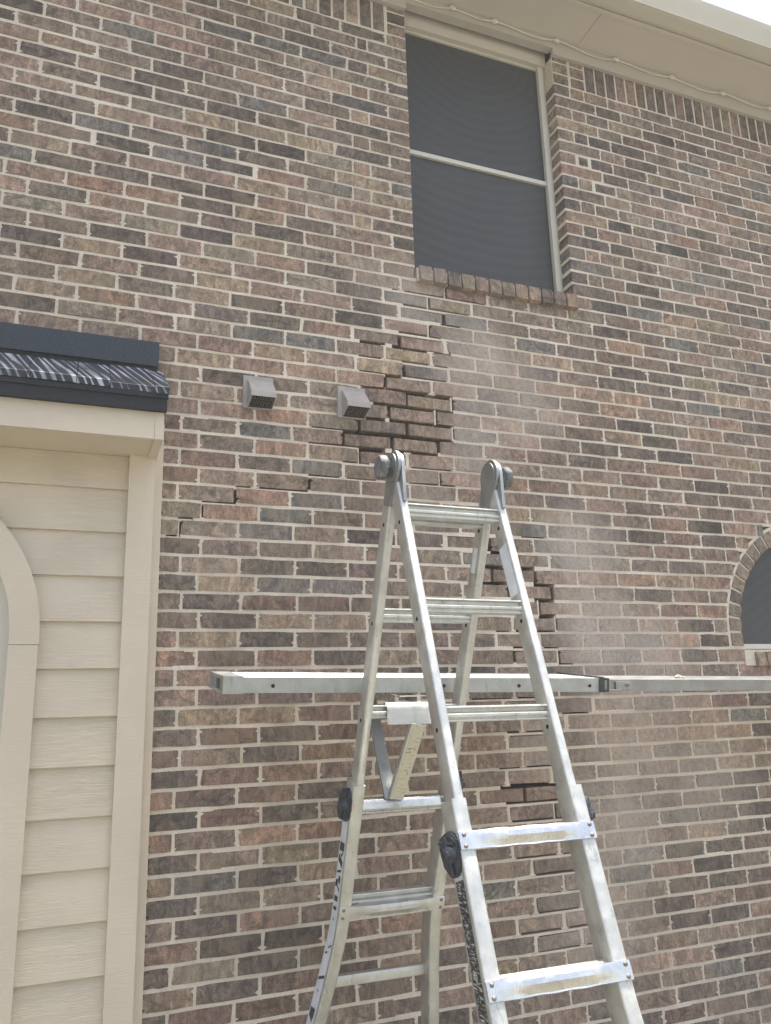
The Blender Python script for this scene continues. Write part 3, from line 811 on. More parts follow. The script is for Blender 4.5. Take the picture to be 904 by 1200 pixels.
MB().prism([(x, .070, z) for x, _, z in poly], (0, .01, 0)).build('screen', SCREEN, awindow)
MB().box(ARC[0] - RI, ARC[0] + RI, .040, .085, ARSILL - .006, ARSILL + .018).build('bottom_rail', FRAME, awindow)
asill = MB().box(ARC[0] - ARI - .01, ARC[0] + ARI + .01, -.006, .09, ARSILL - .085, ARSILL - .012).build('sill', MORTAR, awindow)
n = 14; spx = 2 * (ARI - .03) / n
for i in range(n):
    x = ARC[0] - ARI + .045 + (i + .5) * spx
    special('sill_brick', asill, spx - .009, .066, .1, (x, -.022, ARSILL - .055), jit(PAL['TNDVGT'[i % 6]], rng, .1), rotx=R(-6), seed=850 + i)
ring = MB()
rr = [(ARO + .012, MF + .001), (ARI + .006, MF + .001), (ARI + .006, .085), (ARO + .012, .085)]
rings = [[np.array((ARC[0] + r, y, ARSILL - .0)) for r, y in rr]]
for a in path: rings.append([np.array((ARC[0] + r * math.cos(a), y, ARC[1] + r * math.sin(a))) for r, y in rr])
rings.append([np.array((ARC[0] - r, y, ARSILL - .0)) for r, y in rr])
arch = ring.sweep(rings).build('arch', MORTAR, awindow)
nA = 24
for i in range(nA):
    a = math.pi * (i + .5) / nA
    rm = (ARO + ARI) / 2 - .001
    w = math.pi * rm / nA - .0105
    special('arch_brick', arch, w, ARO - ARI - .006, .095, (ARC[0] + rm * math.cos(a), -.002, ARC[1] + rm * math.sin(a)), jit(PAL['DVMNTDGM'[i % 8]], rng, .12), roty=math.pi / 2 - a, seed=900 + i, taper=.12)
for s in (-1, 1):
    special('arch_brick', arch, ARO - ARI - .006, .060, .095, (ARC[0] + s * (ARO + ARI) / 2, -.002, ARSILL + .036), jit(PAL['V'], rng), seed=940 + s)

# ---- eave: frieze board, soffit, fascia, gutter, roof
EX0, EX1 = -3.0, 6.5
SOFZ = 4.965
MB().box(EX0, JL + .0, -.020, .088, 4.868, SOFZ).box(JR, EX1, -.020, .0885, 4.868, SOFZ).box(JL, JR, -.020, .0235, 4.905, SOFZ).build('frieze_board', EAVE_SHADED, house)
sof = empty('soffit', (0, 0, SOFZ)); sof.parent = house; sof.matrix_parent_inverse = Matrix.Translation(-Vector(house.location))
xs = [EX0, -.9, 0.35, 2.335, 4.78, EX1]
for i in range(len(xs) - 1):
    o = MB().box(xs[i] + .0012, xs[i + 1] - .0012, -.262, .088, SOFZ + .0005, SOFZ + .014).build('soffit_panel', EAVE, None)
    o.parent = sof; o.matrix_parent_inverse = Matrix.Translation((0, 0, -SOFZ))
MB().box(EX0, EX1, .02, .09, SOFZ + .0142, SOFZ + .03).build('soffit_backing', BLACK, house)
MB().box(EX0, EX1, -.2868, -.267, SOFZ + .004, SOFZ + .13).build('fascia', TRIM, house)
MB().box(EX0, EX1, -.2665, -.244, SOFZ - .006, SOFZ - .0003).build('soffit_trim', EAVE, house)
# K-style gutter
gp = [(-.287, SOFZ - .004), (-.352, SOFZ - .004), (-.360, SOFZ + .012), (-.366, SOFZ + .045), (-.392, SOFZ + .085), (-.396, SOFZ + .112), (-.386, SOFZ + .114), (-.384, SOFZ + .10), (-.358, SOFZ + .05), (-.350, SOFZ + .014), (-.287, SOFZ + .014)]
gut = MB().prism([(EX0, y, z) for y, z in gp], (EX1 - EX0, 0, 0)).build('gutter', GUTTER, house, smooth=30)
MB().box(EX0, EX1, -.364, -.352, SOFZ - .003, SOFZ + .0035).build('gutter_lip', GUTTER, gut)
rf = MB().prism([(EX0, -.335, SOFZ + .118), (EX0, -.335, SOFZ + .134), (EX0, 4.0, SOFZ + 2.1), (EX0, 4.0, SOFZ + 2.05), (EX0, .2, SOFZ + .30), (EX0, .09, SOFZ + .05), (EX0, -.262, SOFZ + .05), (EX0, -.262, SOFZ + .118)], (EX1 - EX0, 0, 0)).build('roof', ROOFMAT, house)
MB().box(EX0, EX1, -.300, -.286, SOFZ + .10, SOFZ + .119).build('drip_edge', EAVE_SHADED, rf)

# ---- bay with lap siding on the left
bay = empty('bay', (-.64, -.1, GROUND)); bay.parent = house; bay.matrix_parent_inverse = Matrix.Translation(-Vector(house.location))
def bpart(mb, name, mat, **kw):
    o = mb.build(name, mat, None, **kw); o.parent = bay; o.matrix_parent_inverse = Matrix.Translation(-Vector(bay.location)); return o
BC = (-.641, 1.842); BRO, BRI = .553, .463
LAPS = [2.352 - .1557 * i for i in range(15)]
bpart(MB().box(BAYX0 + .01, BC[0] - BRO + .04, -.012, .06, GROUND, 2.48).box(BC[0] + BRO - .04, BAYX1 - .05, -.012, .06, GROUND, 2.48).box(BC[0] - BRO + .04, BC[0] + BRO - .04, -.012, .06, 2.40, 2.48), 'sheathing', CAVITY)
def arc_w(z): return BRI + .03 if z < BC[1] else math.sqrt(max(0.0, (BRI + .03) ** 2 - (z - BC[1]) ** 2))
def board(xa, xb, zb, zt):
    """one lap board: thick lower edge standing proud of the board below; xa, xb give its ends at a height"""
    zs = np.linspace(zb, zt, 7); v = []; f = []
    for z in zs:
        yf = -.053 + (.014) * (z - zb) / (zt - zb)
        v += [(xa(z), yf, z), (xb(z), yf, z), (xb(z), yf + .012, z), (xa(z), yf + .012, z)]
    for i in range(len(zs) - 1):
        for j in range(4): f.append((4*i + j, 4*i + (j+1) % 4, 4*i + 4 + (j+1) % 4, 4*i + 4 + j))
    f += [(3, 2, 1, 0), tuple(4 * (len(zs) - 1) + j for j in range(4))]
    return MB().add(v, f)
xl, xr = BAYX0 + .085, BAYX1 - .113
for i, zb in enumerate(LAPS):
    if zb < GROUND: break
    top = LAPS[i - 1] + .004 if i else 2.4785
    if zb > BC[1] + BRI + .03:
        bpart(board(lambda z: xl, lambda z: xr, zb, top), 'siding_board', SIDING)
    else:
        bpart(board(lambda z: xl, lambda z: BC[0] - arc_w(z), zb, top), 'siding_board', SIDING)
        bpart(board(lambda z: BC[0] + arc_w(z), lambda z: xr, zb, top), 'siding_board', SIDING)
bpart(MB().box(BAYX1 - .118, BAYX1 - .030, -.068, -.01, GROUND, 2.479), 'corner_board', TRIM)
bpart(MB().box(BAYX0 + .03, BAYX0 + .09, -.068, -.01, GROUND, 2.479), 'corner_board', TRIM)
bpart(MB().box(BAYX1 - .0295, BAYX1 + .002, -.024, .09, GROUND, 2.62), 'filler_strip', TRIM)
bpart(MB().box(BAYX0 - .002, BAYX0 + .0295, -.024, .09, GROUND, 2.62), 'filler_strip', TRIM)
for px, py in ((172, 674), (165, 887), (178, 600), (160, 1080), (141, 640)):
    p_ = at(px, py, -.069)
    bpart(MB().disc((min(p_[0], BAYX1 - .036), -.0675, p_[2]), (0, -1, 0), .0035, .002, 10, [(.0045, 0), (.004, .0012), (.001, .002)]), 'nail_head', TRIM)
# arched casing in two pieces with a joint at the spring line
def casing(z0=None):
    prof = [(BRO, -.080), (BRI, -.080), (BRI, .02), (BRO, .02)]
    r = [[np.array((BC[0] + q * math.cos(a), y, BC[1] + q * math.sin(a))) for q, y in prof] for a in np.linspace(0, math.pi, 33)]
    r = [[p - np.array((0, 0, .036)) for p in r[0]]] + r + [[p - np.array((0, 0, .036)) for p in r[-1]]]
    return MB().sweep(r)
bpart(casing(), 'arch_casing', TRIM, smooth=40)
for s in (-1, 1):
    x0, x1 = sorted((BC[0] + s * BRI, BC[0] + s * (BRO - .002)))
    bpart(MB().box(x0, x1, -.0785, .02, GROUND + .4, BC[1] - .0375), 'side_casing', TRIM)
bw = []
def arc_frame(ro, ri, y0, y1, zb):
    prof = [(ro, y0), (ri, y0), (ri, y1), (ro, y1)]
    r = [[np.array((BC[0] + q, y, zb)) for q, y in prof]] + [[np.array((BC[0] + q * math.cos(a), y, BC[1] + q * math.sin(a))) for q, y in prof] for a in np.linspace(0, math.pi, 33)] + [[np.array((BC[0] - q, y, zb)) for q, y in prof]]
    return MB().sweep(r)
bpart(arc_frame(BRI, BRI - .035, -.028, .02, GROUND + .45), 'window_frame', FRAME, smooth=40)
fr = MB().box(BC[0] - BRI + .035, BC[0] + BRI - .035, -.024, .018, BC[1] - .052, BC[1] - .018)
fr.box(BC[0] - .012, BC[0] + .012, -.0195, .0135, GROUND + .45, BC[1] + BRI - .035)
fr.box(BC[0] - BRI + .035, BC[0] + BRI - .035, -.022, .016, 1.62, 1.642)
bpart(fr, 'muntin', FRAME)
gpoly = [(BC[0] + (BRI - .03) * math.cos(a), .0, BC[1] + (BRI - .03) * math.sin(a)) for a in np.linspace(0, math.pi, 25)] + [(BC[0] - BRI + .03, .0, GROUND + .45), (BC[0] + BRI - .03, .0, GROUND + .45)]
bpart(MB().prism(gpoly, (0, .006, 0)), 'pane', GLASS)
bpart(MB().box(BC[0] - BRO, BC[0] + BRO, -.09, .02, GROUND + .36, GROUND + .45), 'window_stool', TRIM)
# bay eave and little roof
FY = -.285
RX0, RX1 = BAYX0 - .005, BAYX1 - .026
bpart(MB().box(BAYX0 + .0, BAYX1 - .0305, FY + .02, -.024, 2.4795, 2.492), 'bay_soffit', TRIM)
bpart(MB().box(RX0 + .03, BAYX1 - .056, FY, FY + .0195, 2.473, 2.575), 'bay_fascia', TRIM)
bpart(MB().box(BAYX1 - .0555, BAYX1 - .026, FY - .002, .0, 2.4715, 2.575), 'fascia_return', TRIM)
bpart(MB().box(RX0, RX0 + .0295, FY - .002, .0, 2.4715, 2.575), 'fascia_return', TRIM)
RXa, RXb = RX0 - .01, BAYX1 - .020
bpart(MB().box(RXa, RXb, FY - .022, FY - .004, 2.566, 2.628).box(RXa, RXb, FY - .010, .0, 2.5755, 2.60), 'roof_drip_edge', NAVY_DK)
sx = [RXa - .006]
while sx[-1] < RXb - .12: sx.append(sx[-1] + float(rng.uniform(.10, .17)))
sx.append(RXb + .006)
for i in range(len(sx) - 1):
    a, b = sx[i] + .0012, sx[i + 1] - .0012
    j = float(rng.normal(0, .0025)); k_ = float(rng.normal(0, .003))
    bpart(MB().prism([(a, FY - .030 + j, 2.628 + k_), (a, FY - .034 + j, 2.650 + k_), (a, -.045, 2.822 + j), (a, -.03, 2.800)], (b - a, 0, 0)), 'shingle', SHINGLE)
bpart(MB().box(RXa - .003, RXb + .003, FY - .028, FY - .018, 2.610, 2.6275), 'starter_course', NAVY_DK)
bpart(MB().prism([(RXa, FY, 2.60), (RXa, -.05, 2.795), (RXa, .0, 2.795), (RXa, .0, 2.60)], (RXb - RXa, 0, 0)), 'roof_core', NAVY_DK)
bpart(MB().box(RXa - .002, RXb - .012, -.062, .0, 2.832, 2.928), 'head_flashing', NAVY)
bpart(MB().box(RXa - .002, RXb - .014, -.052, .0, 2.790, 2.8325), 'flashing_foot', NAVY_DK)
# ------------------------------------------------------------------ vents on the wall
def vent(x0, z1, label):
    w, hh = 0.098, 0.118
    root = empty('wall_vent', (x0 + w / 2, 0, z1 - hh), label, 'vent', 'vent hoods on the brick wall')
    MB().box(x0 - .016, x0 + w + .004, -.014, .002, z1 - hh - .004, z1 + .012).build('flange', VENT, root)
    yf, zt, zl, zb = -.088, z1 - .008, z1 - .078, z1 - .098
    t = .003
    hood = MB()
    side = [(-.014, zt), (-.022, zt), (yf, zl), (yf, zb), (-.016, zb - .022), (-.014, zb - .022)]
    for xx in (x0, x0 + w - t): hood.prism([(xx, y, z) for y, z in side], (t, 0, 0))
    hood.prism([(x0 + t, -.014, zt), (x0 + t, -.022, zt), (x0 + t, yf, zl), (x0 + t, yf + .004, zl - .006), (x0 + t, -.014, zt - .006)], (w - 2 * t, 0, 0))
    hood.prism([(x0 + t, yf, zl), (x0 + t, yf, zb), (x0 + t, yf + .004, zb), (x0 + t, yf + .004, zl - .006)], (w - 2 * t, 0, 0))
    hood.build('hood', VENT, root)
    MB().box(x0 + t, x0 + w - t, -.0165, -.0145, zb - .02, zt - .01).build('duct_shade_plate', BLACK, root)  # black plate standing in for the shade inside the duct
    g = None
    for i in range(9):
        xx = x0 + t + (i + .5) * (w - 2 * t) / 9
        MB().prism([(xx - .0016, yf + .004, zb + .0005), (xx - .0016, yf + .004, zb + .006), (xx - .0016, -.017, zb - .012), (xx - .0016, -.017, zb - .019)], (.0032, 0, 0)).build('grille_slat', VENTGRILLE, root)
    for q in (.35, .68):
        y = yf + (-.017 - yf) * q; z = zb - .0185 * q
        MB().box(x0 + t, x0 + w - t, y - .001, y + .001, z + .003, z + .006).build('grille_bar', VENTGRILLE, root)
    return root
vent(0.597, 2.848, 'left of two small grey plastic vent hoods, on unbroken brickwork')
vent(0.986, 2.850, 'right of two small grey plastic vent hoods, next to the wall crack')

# ------------------------------------------------------------------ string light along the eave
cordroot = empty('string_light', (2.0, -.03, SOFZ - .01), 'thin white string light cord clipped along the eave', 'string light')
knots = [at(530.75,6,-.03)[0], at(580,20,-.03)[0], at(652,44.5,-.03)[0], at(721.75,67,-.03)[0], at(786.75,86,-.03)[0], at(846.75,107.5,-.03)[0], at(902,125,-.03)[0]]
step = (knots[-1] - knots[0]) / 6
allk = [knots[0] - step * i for i in range(10, 0, -1)] + knots + [knots[-1] + step * i for i in range(1, 6)]
pts = []
for i in range(len(allk) - 1):
    for q in np.linspace(0, 1, 9)[:-1]:
        sag = -.020 * math.sin(math.pi * q) * (1 + .3 * math.sin(i * 2.3))
        pts.append((allk[i] + (allk[i + 1] - allk[i]) * q, -.030 - .004 * math.sin(i * 1.7 + 3 * q), SOFZ - .016 + sag + .006 * math.sin(q * 6.28)))
MB().tube(pts, .0038, 6).build('cord', CORDMAT, cordroot, smooth=60)
for i, x in enumerate(allk):
    if x < -.6 or x > 4.6: continue
    MB().disc((x - .012, -.030, SOFZ - .017), (1, 0, -.15), .01, .02, 10, [(.004, -.006), (.011, 0), (.013, .012), (.009, .022), (.003, .028)]).build('light_socket', CORDMAT, cordroot, smooth=50)
    MB().disc((x, -.034, SOFZ - .020), (.1, -.4, -1), .01, .02, 10, [(.006, 0), (.010, .006), (.009, .014), (.002, .02)]).build('bulb', BULB, cordroot, smooth=60)

# ------------------------------------------------------------------ ladder (multi-position, standing as an A)
HP = np.array([1.050, -0.8216, 2.2705])
th, ti = -0.0088, -0.0078
AX = np.array([math.cos(th) * math.cos(ti), math.sin(th) * math.cos(ti), math.sin(ti)])
NN = np.array([math.sin(th), -math.cos(th), 0.0])
UPV = np.cross(NN, AX); UPV = UPV if UPV[2] > 0 else -UPV
AF, AB = 0.3088, 0.3400
lad = empty('folding_ladder', (HP[0], HP[1], GROUND), 'worn aluminium multi-position ladder standing as an A in front of the wall', 'ladder')
class Side:
    def __init__(s, sign, ang, lean, s0, w0, g):
        s.sign = sign
        s.d = sign * math.sin(ang) * NN - math.cos(ang) * UPV + lean * AX; s.d /= np.linalg.norm(s.d)
        s.n = NN * math.cos(ang) + sign * math.sin(ang) * UPV        # towards the camera side
        s.n = s.n - s.d * (s.n @ s.d); s.n /= np.linalg.norm(s.n)
        s.s0, s.w0, s.g = s0, w0, g
    def p(s, x, k, n): return HP + AX * x + s.d * k + s.n * n
    def w(s, k): return s.w0 + s.g * k
front = Side(+1, AF, 0.0185, .1386, .3001, -.0031)
back = Side(-1, AB, -0.0245, .1443, .3001, -.0126)
RW, RD = .0255, .060
def rail_rings(S, sgn, k0, k1, wx, dn, n0, extra, flare=None, nseg=1):
    rings = []
    ks = list(np.linspace(k0, k1, nseg + 1))
    for k in ks:
        x = sgn * (S.w(k) / 2 + RW / 2 + extra + (flare(k) if flare else 0))
        c = S.p(x, k, n0)
        rings.append([c + AX * a + S.n * b for a, b in rect(wx, dn, .005)])
    return rings
def flare(k):
    t = max(0.0, k - 1.40)
    return .15 * t - .15 * .10 * (1 - math.exp(-t / .10))
FOOT = {}
for S, nm in ((front, 'front'), (back, 'back')):
    kend = (HP[2] - GROUND) / -S.d[2] - .028
    for sgn in (-1, 1):
        kin = 1.455 if S is back else 1.50
        up = MB().sweep(rail_rings(S, sgn, .052, kin, RW, RD, -RD / 2, 0.0)).build('upper_rail', ALU, lad, smooth=50)
        start = {('front', -1): .958, ('front', 1): .943, ('back', -1): .985, ('back', 1): .985}[(nm, sgn)]
        lo = MB().sweep(rail_rings(S, sgn, start, kend, RW + .014, RD + .012, -RD / 2, .004, flare, 26)).build('lower_rail', ALU, lad, smooth=50)
        x = sgn * (S.w(kend) / 2 + RW / 2 + .004 + flare(kend))
        f0 = S.p(x, kend, -RD / 2)
        MB().box(f0[0] - .028, f0[0] + .028, f0[1] - .045, f0[1] + .045, GROUND + .0005, f0[2] + .02).build('foot', PLAST, lad)
        # adjustment holes on the side faces: dark discs, shade put into the colour
        for k in np.arange(S.s0 + .035, .93, .1525 * 2):
            xx = sgn * (S.w(k) / 2 + RW / 2)
            c = S.p(xx + sgn * 0, k, -RD * .50)
            MB().disc(c + AX * (-RW / 2 - .0008), AX, .0062, .003, 12).build('rail_hole_disc', HOLE_SHADE, up)
        # lock knob on the outside
        kk = {('front', -1): 1.075, ('front', 1): 1.01, ('back', -1): 1.055, ('back', 1): 1.01}[(nm, sgn)]
        xx = sgn * (S.w(kk) / 2 + RW + .010)
        c = S.p(xx, kk, -RD * (.55 if S is front else .5)); o = AX * sgn + NN * .45; o /= np.linalg.norm(o)
        e2 = np.cross(o, -S.d); e2 /= np.linalg.norm(e2); e2 = e2 if e2 @ S.n > 0 else -e2; e1 = np.cross(e2, o); e1 = e1 if e1 @ S.d < 0 else -e1
        kn = MB()
        outl = [(-.060, -.018), (-.060, .016), (-.044, .034), (-.010, .040), (.030, .038), (.052, .024), (.060, .0), (.048, -.030), (.018, -.038), (-.030, -.036)]
        for sc_, h0, h1 in ((1.0, -.006, .010), (.95, .010, .016), (.84, .016, .019)):
            kn.sweep([[c + o * hh + (e1 * a + e2 * b) * q for a, b in outl] for hh, q in ((h0, sc_ * .86), (h1, sc_ * .84))])
        ko = kn.build('lock_knob', PLAST, lad, smooth=35)
        MB().disc(c + o * .0192, o, .02, .02, 16, [(.022, 0), (.018, .008), (.011, .011), (.010, .016), (.004, .017)]).build('knob_hub', PLAST, ko, smooth=50)
        MB().bar(c + o * .022 + e1 * .040, c + o * .022 - e1 * .044, .008, o, .008, .002).build('knob_fin', PLAST, ko)
        MB().bar(c + o * .021 + e1 * .02 + e2 * .024, c + o * .021 + e1 * .03 - e2 * .024, .006, o, .007, .002).build('knob_fin', PLAST, ko)
        MB().disc(c - o * .012, o, .009, .014, 10).build('lock_pin', STEEL, ko)
# rungs of the inner sections
def rung_profile():
    return [(-.036,.017),(-.030,.019),(-.024,.0175),(-.018,.019),(-.012,.0175),(-.006,.019),(-.001,.018),(0,.015),(-.001,.0135),(-.013,.0125),(-.0135,.0035),(-.003,.0015),(0,-.001),(0,-.006),(-.0015,-.0085),(-.006,-.0095),(-.0065,-.0135),(-.001,-.015),(-.001,-.0185),(-.004,-.0205),(-.032,-.0205),(-.036,-.017)]
V = UPV
def rung(S, i, name='rung'):
    k = S.s0 + .305 * i; w = S.w(k)
    out = NN                                     # treads stay level, faces look along the floor
    rings = []
    for x in (-w / 2 - .001, w / 2 + .001):
        c = S.p(x, k, -.010 if S is front else -.008)
        rings.append([c + out * a + V * b * 1.02 for a, b in rung_profile()])
    return MB().sweep(rings).build(name, ALU, lad)
for i in range(0, 5): rung(front, i)
for i in range(0, 5): rung(back, i)
# flattened rungs riveted across the front of the outer sections
def wide_rung(S, i, bright=True, dk=0.0):
    k = S.s0 + .305 * i + dk
    half = S.w(k) / 2 + RW + .012 + flare(k)
    rings = []
    N = 26
    for q in range(N + 1):
        x = -half + 2 * half * q / N
        e = (half - abs(x))                      # distance from the end
        t = min(1, max(0, (e - .022) / .105)); t = t * t * (3 - 2 * t)
        wob = .0015 * math.sin(q * 1.9 + i) * t
        c = S.p(x, k, .0075)
        d_ = .0025 + t * .017; hh = .0205 + t * .001
        prof = [(.001, hh), (.003 + t * .004, hh * .96), (.004 + t * .0085 + wob, hh * .62), (.004 + t * .0095 + wob, hh * .05), (.004 + t * .004, -hh * .42), (.004 + t * .001, -hh * .80), (.004 + t * .002, -hh * .95), (.001, -hh * 1.02),
                (-.0015 - t * .026, -hh * .90), (-.0015 - t * .029, 0), (-.0015 - t * .026, hh * .98)]
        tilt = -S.d
        rings.append([c + S.n * a + tilt * b * (1 + .03 * math.sin(q * 1.1 + 2 * i) * t) for a, b in prof])
    o = MB().sweep(rings).build('flat_rung', ALU_BR if bright else ALU, lad, smooth=28)
    for sx_ in (-1, 1):
        for dz in (.012, -.013):
            MB().disc(S.p(sx_ * (half - .013), k, .0075 + .004) - S.d * dz, S.n, .005, .004, 10, [(.0055, 0), (.005, .002), (.002, .0035)]).build('rivet', STEEL, o, smooth=60)
for i in (3, 4, 5, 6): wide_rung(front, i)
for i in (4,): wide_rung(back, i, False, dk=.028)
# rear rungs of the back section's outer part
for i in (5, 6):
    k = back.s0 + .305 * i - .02; w = back.w(k) / 2 + flare(k)
    MB().bar(back.p(-w, k, -RD * .72), back.p(w, k, -RD * .72), .034, V, .028, .006).build('flat_rung', ALU, lad, smooth=40)
# hinges
for sgn in (-1, 1):
    x = sgn * (.3001 / 2 + RW / 2)
    hroot = None
    fr_ = MB()
    def plate(S, x0, x1, rad, klen, wid):
        a = [HP + AX * 0 + (S.d * -math.cos(t_) + S.n * math.sin(t_)) * rad for t_ in np.linspace(-math.pi * .55, math.pi * .55, 17)]
        cN = S.n * (-RD / 2 + 0)
        tail = [HP + S.d * klen + S.n * (wid / 2 - RD / 2 * .0), HP + S.d * klen - S.n * (wid / 2)]
        off = -S.n * RD / 2 * .62
        poly = [p + off * 0.55 for p in a] + [t_ + off for t_ in tail]
        return [p + AX * x0 for p in poly], AX * (x1 - x0)
    ctr = HP - (front.n * .3 + back.n * .3) * RD / 2
    p1, v1 = plate(front, x - .004, x + .006, .050, .12, .052)
    hinge = MB().prism(p1, v1).build('hinge', ALU_DK, lad, smooth=40)
    p2, v2 = plate(back, x - .014, x - .0045, .049, .12, .052)
    MB().prism(p2, v2).build('hinge_plate', ALU_DK, hinge, smooth=40)
    MB().disc(ctr + AX * (x + .0062), AX, .05, .004, 28, [(.046, 0), (.046, .004), (.043, .0045)]).build('hinge_disc', ALU_DK, hinge, smooth=30)
    MB().disc(ctr + AX * (x - .0142), -AX, .05, .004, 28, [(.045, 0), (.045, .004), (.042, .0045)]).build('hinge_disc', ALU_DK, hinge, smooth=30)
    for t_ in (0.5, 2.2, 4.0, 5.4):
        b_ = ctr + (UPV * math.cos(t_) + NN * math.sin(t_)) * .030 + AX * (x + (-.018 if sgn < 0 else .010))
        MB().disc(b_, AX * sgn, .004, .003, 8).build('bolt', STEEL, hinge)
    o = AX * sgn
    c0 = ctr + AX * x + o * .016
    kb = MB()
    N = 40
    ringsK = []
    for rr_, hh in ((.012, 0), (.012, .014), (.033, .016), (.037, .020), (.037, .036), (.033, .042), (.020, .043), (.004, .041)):
        ring_ = []
        for i in range(N):
            a = 2 * math.pi * i / N
            q = rr_ * (1 - (.06 if (i % 5 == 0 and rr_ > .03) else 0))
            ring_.append(c0 + o * hh + (UPV * math.cos(a) + NN * math.sin(a)) * q)
        ringsK.append(ring_)
    kb.sweep(ringsK).build('hinge_knob', KNOBGREY, hinge, smooth=35)
# labels on the rails
def side_label(S, sgn, face, k0, k1, n0, n1, mat, name, lift=.0012, extra=0.0, fl=False, nseg=1):
    """flat sticker on the face of a rail that looks along -AX (face = -1) or +AX (face = 1)"""
    mb = MB(); v = []
    for k in np.linspace(k0, k1, nseg + 1):
        xx = sgn * (S.w(k) / 2 + RW / 2 + extra + (flare(k) if fl else 0)) + face * ((RW if extra == 0 else RW + .014) / 2 + lift)
        v += [S.p(xx, k, n0), S.p(xx, k, n1)]
    fs = [(2*i, 2*i+1, 2*i+3, 2*i+2) for i in range(nseg)]
    mb.add(v, fs)
    o = mb.build(name, mat, lad)
    return o
side_label(front, -1, -1, 1.135, 1.19 + .15, -.010, -.052, LABELBLACK, 'warning_label', extra=.004, fl=True, nseg=4)
side_label(front, -1, -1, 1.118, 1.133, -.010, -.052, LABELWHITE, 'warning_label_edge', extra=.004, fl=True)
side_label(front, -1, -1, 1.342, 1.52, -.010, -.052, LABELBLACK, 'warning_label', extra=.004, fl=True, nseg=4)
side_label(back, -1, -1, 1.10, 1.95, -.004, -.056, LABELWHITE, 'white_rail_label', extra=.004, fl=True, nseg=16)
inkb = MB()
for k, a, b, n0_, n1_ in ((1.175,.028,.010,-.012,-.050),(1.20,.010,.020,-.014,-.03),(1.215,.006,.03,-.034,-.052),(1.235,.022,-.01,-.012,-.048),(1.262,.008,.018,-.016,-.050),(1.285,.024,.0,-.014,-.030),(1.30,.022,.012,-.034,-.052),(1.325,.010,-.012,-.014,-.050),(1.35,.018,.01,-.018,-.048),(1.385,.012,.01,-.02,-.046),(1.43,.006,0,-.03,-.04),(1.50,.006,.02,-.008,-.030),(1.535,.007,.01,-.03,-.045),(1.60,.010,.03,-.008,-.05),(1.66,.006,0,-.026,-.036),(1.715,.03,.012,-.016,-.05),(1.75,.012,-.01,-.02,-.05)):
    xs_ = lambda kk: -(back.w(kk) / 2 + RW / 2 + .004 + flare(kk)) - ((RW + .014) / 2 + .0022)
    inkb.add([back.p(xs_(k), k, n0_), back.p(xs_(k + b), k + b, n1_), back.p(xs_(k + b + a), k + b + a, n1_), back.p(xs_(k + a), k + a, n0_)], [(0,1,2,3)])
inkb.build('label_lettering', INK, lad)
side_label(front, 1, -1, .235, .40, -.006, -.054, LABELWHITE, 'pale_label')
side_label(back, 1, -1, .235, .315, -.016, -.044, LABELWHITE, 'pale_label')

# ------------------------------------------------------------------ plank
PT = R(6.2)                                    # it leans a little: far edge higher
PXL, PXM, PXR = .437, 1.775, 4.6
PY = -.50; PZ = 1.677
slope = (1.640 - 1.677) / (2.55 - .437)
pu = np.array([1, 0, slope]); pu /= np.linalg.norm(pu)
pv = np.array([0, math.cos(PT), math.sin(PT)]); pw = np.cross(pu, pv); pw = pw if pw[2] > 0 else -pw
def pp(a, b, c): return np.array([PXL, PY, PZ]) + pu * a + pv * b + pw * c
plank = empty('scaffold_plank', (1.4, -.4, 1.6), 'long aluminium telescoping plank behind the ladder, level with the arched window sill', 'plank')
def pprofile(w, hgt, lip, top):
    pts = [(0, -hgt), (.018, -hgt), (.018, -hgt + .004), (.004, -hgt + .004), (.004, -.010), (w - .004, -.010), (w - .004, -hgt + .004), (w - .018, -hgt + .004), (w - .018, -hgt), (w, -hgt), (w, 0)]
    n = 9
    for i in range(n):
        b1 = w - (w) * (i + .35) / n; b2 = w - w * (i + .65) / n
        pts += [(b1 + .004, 0), (b1, -.003), (b2, -.003), (b2 - .004, 0)]
    pts += [(0, 0)]
    return [(b, c) for b, c in pts]
WPL = .262
prof = pprofile(WPL, .047, 0, 0)
la = PXM - PXL
outer = MB().sweep([[pp(.055, b, c) for b, c in prof], [pp(la, b, c) for b, c in prof]]).build('outer_section', ALU_PL, plank)
prof2 = [(b * .93 + .009, c * .86 - .0045) for b, c in pprofile(WPL, .047, 0, 0)]
inner = MB().sweep([[pp(la - .6, b, c) for b, c in prof2], [pp(PXR - PXL, b, c) for b, c in prof2]]).build('inner_section', ALU_IN, plank)
# end cap with a square socket
cap = MB()
t_ = .006
def pbox(mb, a0, a1, b0, b1, c0, c1):
    vs = [pp(a, b, c) for c in (c0, c1) for a, b in ((a0, b0), (a1, b0), (a1, b1), (a0, b1))]
    return mb.add(vs, [(0,3,2,1),(4,5,6,7),(0,1,5,4),(1,2,6,5),(2,3,7,6),(3,0,4,7)])
pbox(cap, 0, .060, -.002, WPL + .002, -.008, .0025)
pbox(cap, 0, .060, -.002, WPL + .002, -.0495, -.041)
pbox(cap, 0, .060, -.002, .020, -.041, -.008)
pbox(cap, 0, .060, WPL - .018, WPL + .002, -.041, -.008)
capo = cap.build('end_cap', ALU_PL, plank)
pbox(MB(), .006, .05, .020, .085, -.041, -.008).build('end_cap_block', ALU_DK, capo)
pbox(MB(), .006, .05, .155, WPL - .018, -.041, -.008).build('end_cap_block', ALU_DK, capo)
pbox(MB(), .05, .058, .020, WPL - .018, -.041, -.008).build('socket_back', HOLE_SHADE, capo)  # near-black plate, the socket's inner shade put into its colour
